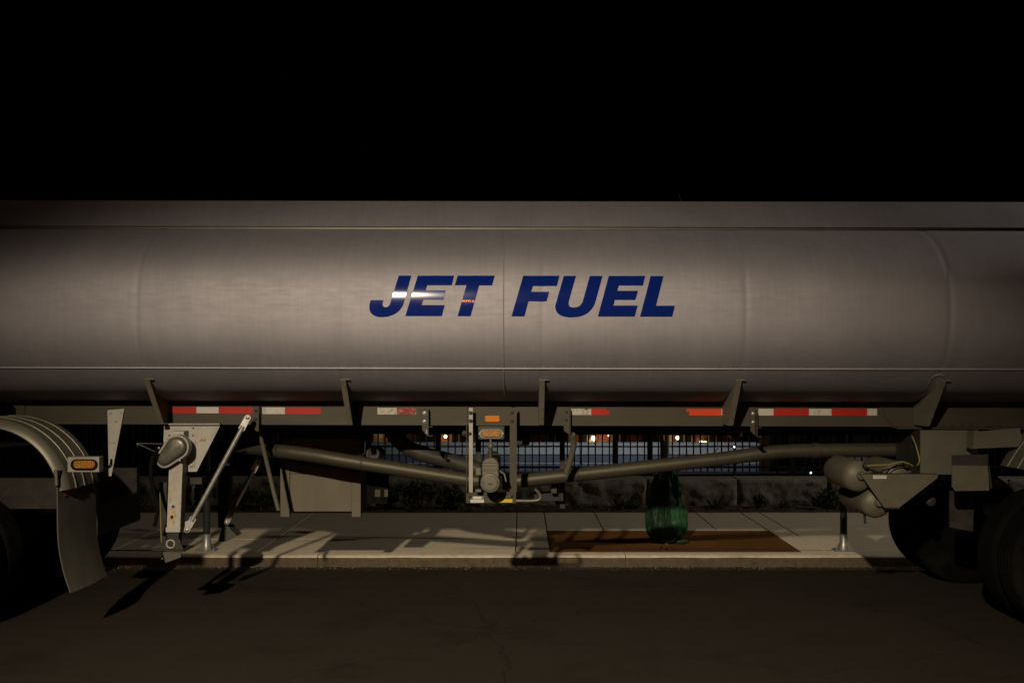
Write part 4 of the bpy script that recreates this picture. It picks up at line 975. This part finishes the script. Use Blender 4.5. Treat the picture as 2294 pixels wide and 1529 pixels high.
MB().plate([(2128, 1098), (2182, 1110), (2180, 1190), (2128, 1180)], 7.75, .02).build('axle_bracket', M_DARK, TR, sm=False)
AX = 4.02
MB().cyl((AX, 7.2, .52), (AX, 9.4, .52), .07, 20).build('axle', M_DARK, TR)

def wheel(x, y0, w, r, parent, out):
    """tyre from y0 to y0+w; out=-1 when the dish faces the camera"""
    c = Vector((x, y0, r - .008)); pr = [(r * .56, 0), (r * .62, -.004), (r * .80, -.012), (r * .92, .002), (r * .975, .016), (r, .035)]
    for g in (.25, .42, .58, .75):
        pr += [(r, w * g - .006), (r - .014, w * g - .004), (r - .014, w * g + .004), (r, w * g + .006)]
    pr += [(r, w - .035), (r * .975, w - .016), (r * .92, w - .002), (r * .80, w + .012), (r * .62, w + .004), (r * .56, w)]
    wh = MB().lathe([(r * .56, .01), (r * .555, w * .5), (r * .56, w - .01), (r * .5, w * .52), (r * .2, w * .5), (0, w * .5)], c, 'Y', 40).build('wheel', M_GALV, parent)
    MB().lathe(pr, c, 'Y', 72).build('tyre', M_RUB, wh, ang=35)
    MB().lathe([(r * .2, w * .5), (r * .2, w * .1), (r * .13, w * .02), (0, 0)], c, 'Y', 24).build('hub', M_GALV, wh)
    for k in range(10):
        a = 2 * math.pi * k / 10
        inst('nut', BOLT_L, c + Vector((r * .32 * math.cos(a), w * .48, r * .32 * math.sin(a))), wh, .02)
for y0 in (7.08, 7.40, 8.93, 9.25): wheel(AX, y0, .27, .52, TR, -1)
for y0 in (7.08, 9.25): wheel(AX + 1.24, y0, .27, .52, TR, -1)

def fender(cx, cz, r, a0, a1, y0, y1, parent, ribs, lip=.055):
    n = 28; b = MB(); vs = []; fs = []
    sec = []
    m_ = 26
    for j in range(m_ + 1):
        u = j / m_; y = y0 + (y1 - y0) * u; d = 0
        if y - y0 < lip: d = -(lip - (y - y0)) ** 2 / lip * 1.0
        if y1 - y < lip: d = -(lip - (y1 - y)) ** 2 / lip
        sec.append((y, d))
    for off in (0, -.006):
        for i in range(n + 1):
            a = R(a0 + (a1 - a0) * i / n)
            for y, d in sec: vs.append((cx + (r + d + off) * math.cos(a), y, cz + (r + d + off) * math.sin(a)))
    S = m_ + 1; T = S * (n + 1)
    for i in range(n):
        for j in range(m_):
            q = (i * S + j, i * S + j + 1, (i + 1) * S + j + 1, (i + 1) * S + j); fs.append(q); fs.append(tuple(t + T for t in reversed(q)))
    for i in range(n):
        fs += [(i * S, (i + 1) * S, (i + 1) * S + T, i * S + T), (i * S + m_, i * S + m_ + T, (i + 1) * S + m_ + T, (i + 1) * S + m_)]
    for j in range(m_): fs += [(j, j + T, j + 1 + T, j + 1), (n * S + j, n * S + j + 1, n * S + j + 1 + T, n * S + j + T)]
    b.add(vs, fs); o = b.build('fender', M_FEND, parent, ang=60)
    for y in ribs:
        MB().tube([(cx + (r + .001) * math.cos(R(a0 + (a1 - a0) * i / n)), y, cz + (r + .001) * math.sin(R(a0 + (a1 - a0) * i / n))) for i in range(n + 1)], .007, 8).build('rib', M_FEND, o)
    return o
FR = fender(AX + .62, .66, 1.13, 128, 152, 7.00, 7.62, TR, (7.16, 7.30, 7.45))
fender(AX + .62, .66, 1.13, 60, 127.5, 7.00, 7.62, TR, (7.16, 7.30, 7.45))
MB().plate([(2190, 966), (2285, 958), (2290, 985), (2282, 1000), (2190, 1004)], 7.45, .012).build('fender_bracket', M_FEND, FR, sm=False)
MB().plate([(2183, 966), (2190, 965), (2190, 1004), (2180, 1005)], 7.44, .12).build('fender_bracket', M_FEND, FR, sm=False)

# ------------------------------------------------------------------ the tractor unit at the left edge
TU = thing('truck_tractor', (-4.2, 8.3, 0), 'rear end of the tractor unit with ribbed fender and mud flap at left edge', 'truck')
fd = fender(-3.80, .98, .588, 8, 150, 7.05, 7.63, TU, (7.20, 7.34, 7.49))
bx = MB().plate([(151, 1023), (222, 1023), (222, 1057), (151, 1057)], 7.00, .075).build('marker_light_box', M_LIGHTM, TU, bev=.003)
MB().plate(oval(188, 1040.5, 30.5, 12.6), 6.993, .0068).build('bezel', M_RUB, bx, bev=.002)
MB().plate(oval(188, 1040.0, 24.8, 9.2), 6.982, .0108).build('lens', mat('amber_lens_dim', (0.17, 0.075, 0.005), .2, 0, .35, 110, bump=.5, bscale=150), bx, bev=.005)
lens_dots(188, 1040, 6.9815, 9, 3, 4.9, 4.8, bx)
def flap(y0, y1, front):
    n, m_ = 26, 8; b = MB(); vs = []; fs = []
    for off in (0, .009):
        for i in range(n + 1):
            u = i / n; z = 1.165 - (1.165 - (.34 if front else .36)) * u
            for j in range(m_ + 1):
                w = j / m_; x = -3.272 + .010 * u + .085 * max(0, u - .45) ** 2 / .3 + .045 * w + .02 * math.sin(w * 3) * u
                vs.append((x - off, y0 + (y1 - y0) * w * (1 - .06 * u), z + .02 * w * u))
    S = m_ + 1; T = S * (n + 1)
    for i in range(n):
        for j in range(m_):
            q = (i * S + j, i * S + j + 1, (i + 1) * S + j + 1, (i + 1) * S + j); fs += [q, tuple(t + T for t in reversed(q))]
        fs += [(i * S, (i + 1) * S, (i + 1) * S + T, i * S + T), (i * S + m_, i * S + m_ + T, (i + 1) * S + m_ + T, (i + 1) * S + m_)]
    for j in range(m_): fs += [(j, j + T, j + 1 + T, j + 1), (n * S + j, n * S + j + 1, n * S + j + 1 + T, n * S + j + T)]
    b.add(vs, fs); return b.build('mud_flap', M_FLAP, TU, ang=60)
mf = flap(7.03, 7.56, True)
MB().tube([(-3.275, 7.01, 1.21), (-3.27, 7.01, 1.10)], .012, 8).build('flap_hanger', M_FEND, mf)
MB().box(-3.30, -3.262, 7.03, 7.57, 1.165, 1.20).build('flap_bar', M_DARK, mf, sm=False)
MB().add([(-3.2585, 7.09, 1.075), (-3.245, 7.27, 1.075), (-3.245, 7.27, 1.02), (-3.2585, 7.09, 1.005)], [(0, 1, 2, 3)]).build('red_patch', M_DRED, mf, sm=False)
for y0 in (7.08, 7.40, 8.93, 9.25): wheel(-4.33, y0, .27, .52, TU, -1)
MB().cyl((-4.33, 7.2, .52), (-4.33, 9.4, .52), .08, 16).build('axle', M_DARK, TU)
for y0 in (7.85, 8.68): MB().box(-8.5, -3.35, y0, y0 + .07, .82, 1.06).build('chassis_rail', M_DARK, TU, sm=False)
MB().box(-3.42, -3.34, 7.86, 8.74, .60, .85).build('rear_cross_member', M_DARK, TU, sm=False)
MB().box(-3.48, -3.38, 7.62, 7.80, .72, .98).build('tail_lamp_box', M_DARK, TU, bev=.01)
MB().tube([(-3.40, 7.60, 1.03), (-3.43, 7.58, .95), (-3.41, 7.58, .86), (-3.40, 7.6, .80)], .007, 8).build('air_hose', M_HOSE, TU)
MB().lathe([(.35, 0), (.38, .03), (.38, .06), (.2, .08), (0, .08)], (-4.3, 8.3, 1.22), 'Z', 32).build('fifth_wheel', M_DARK, TU)
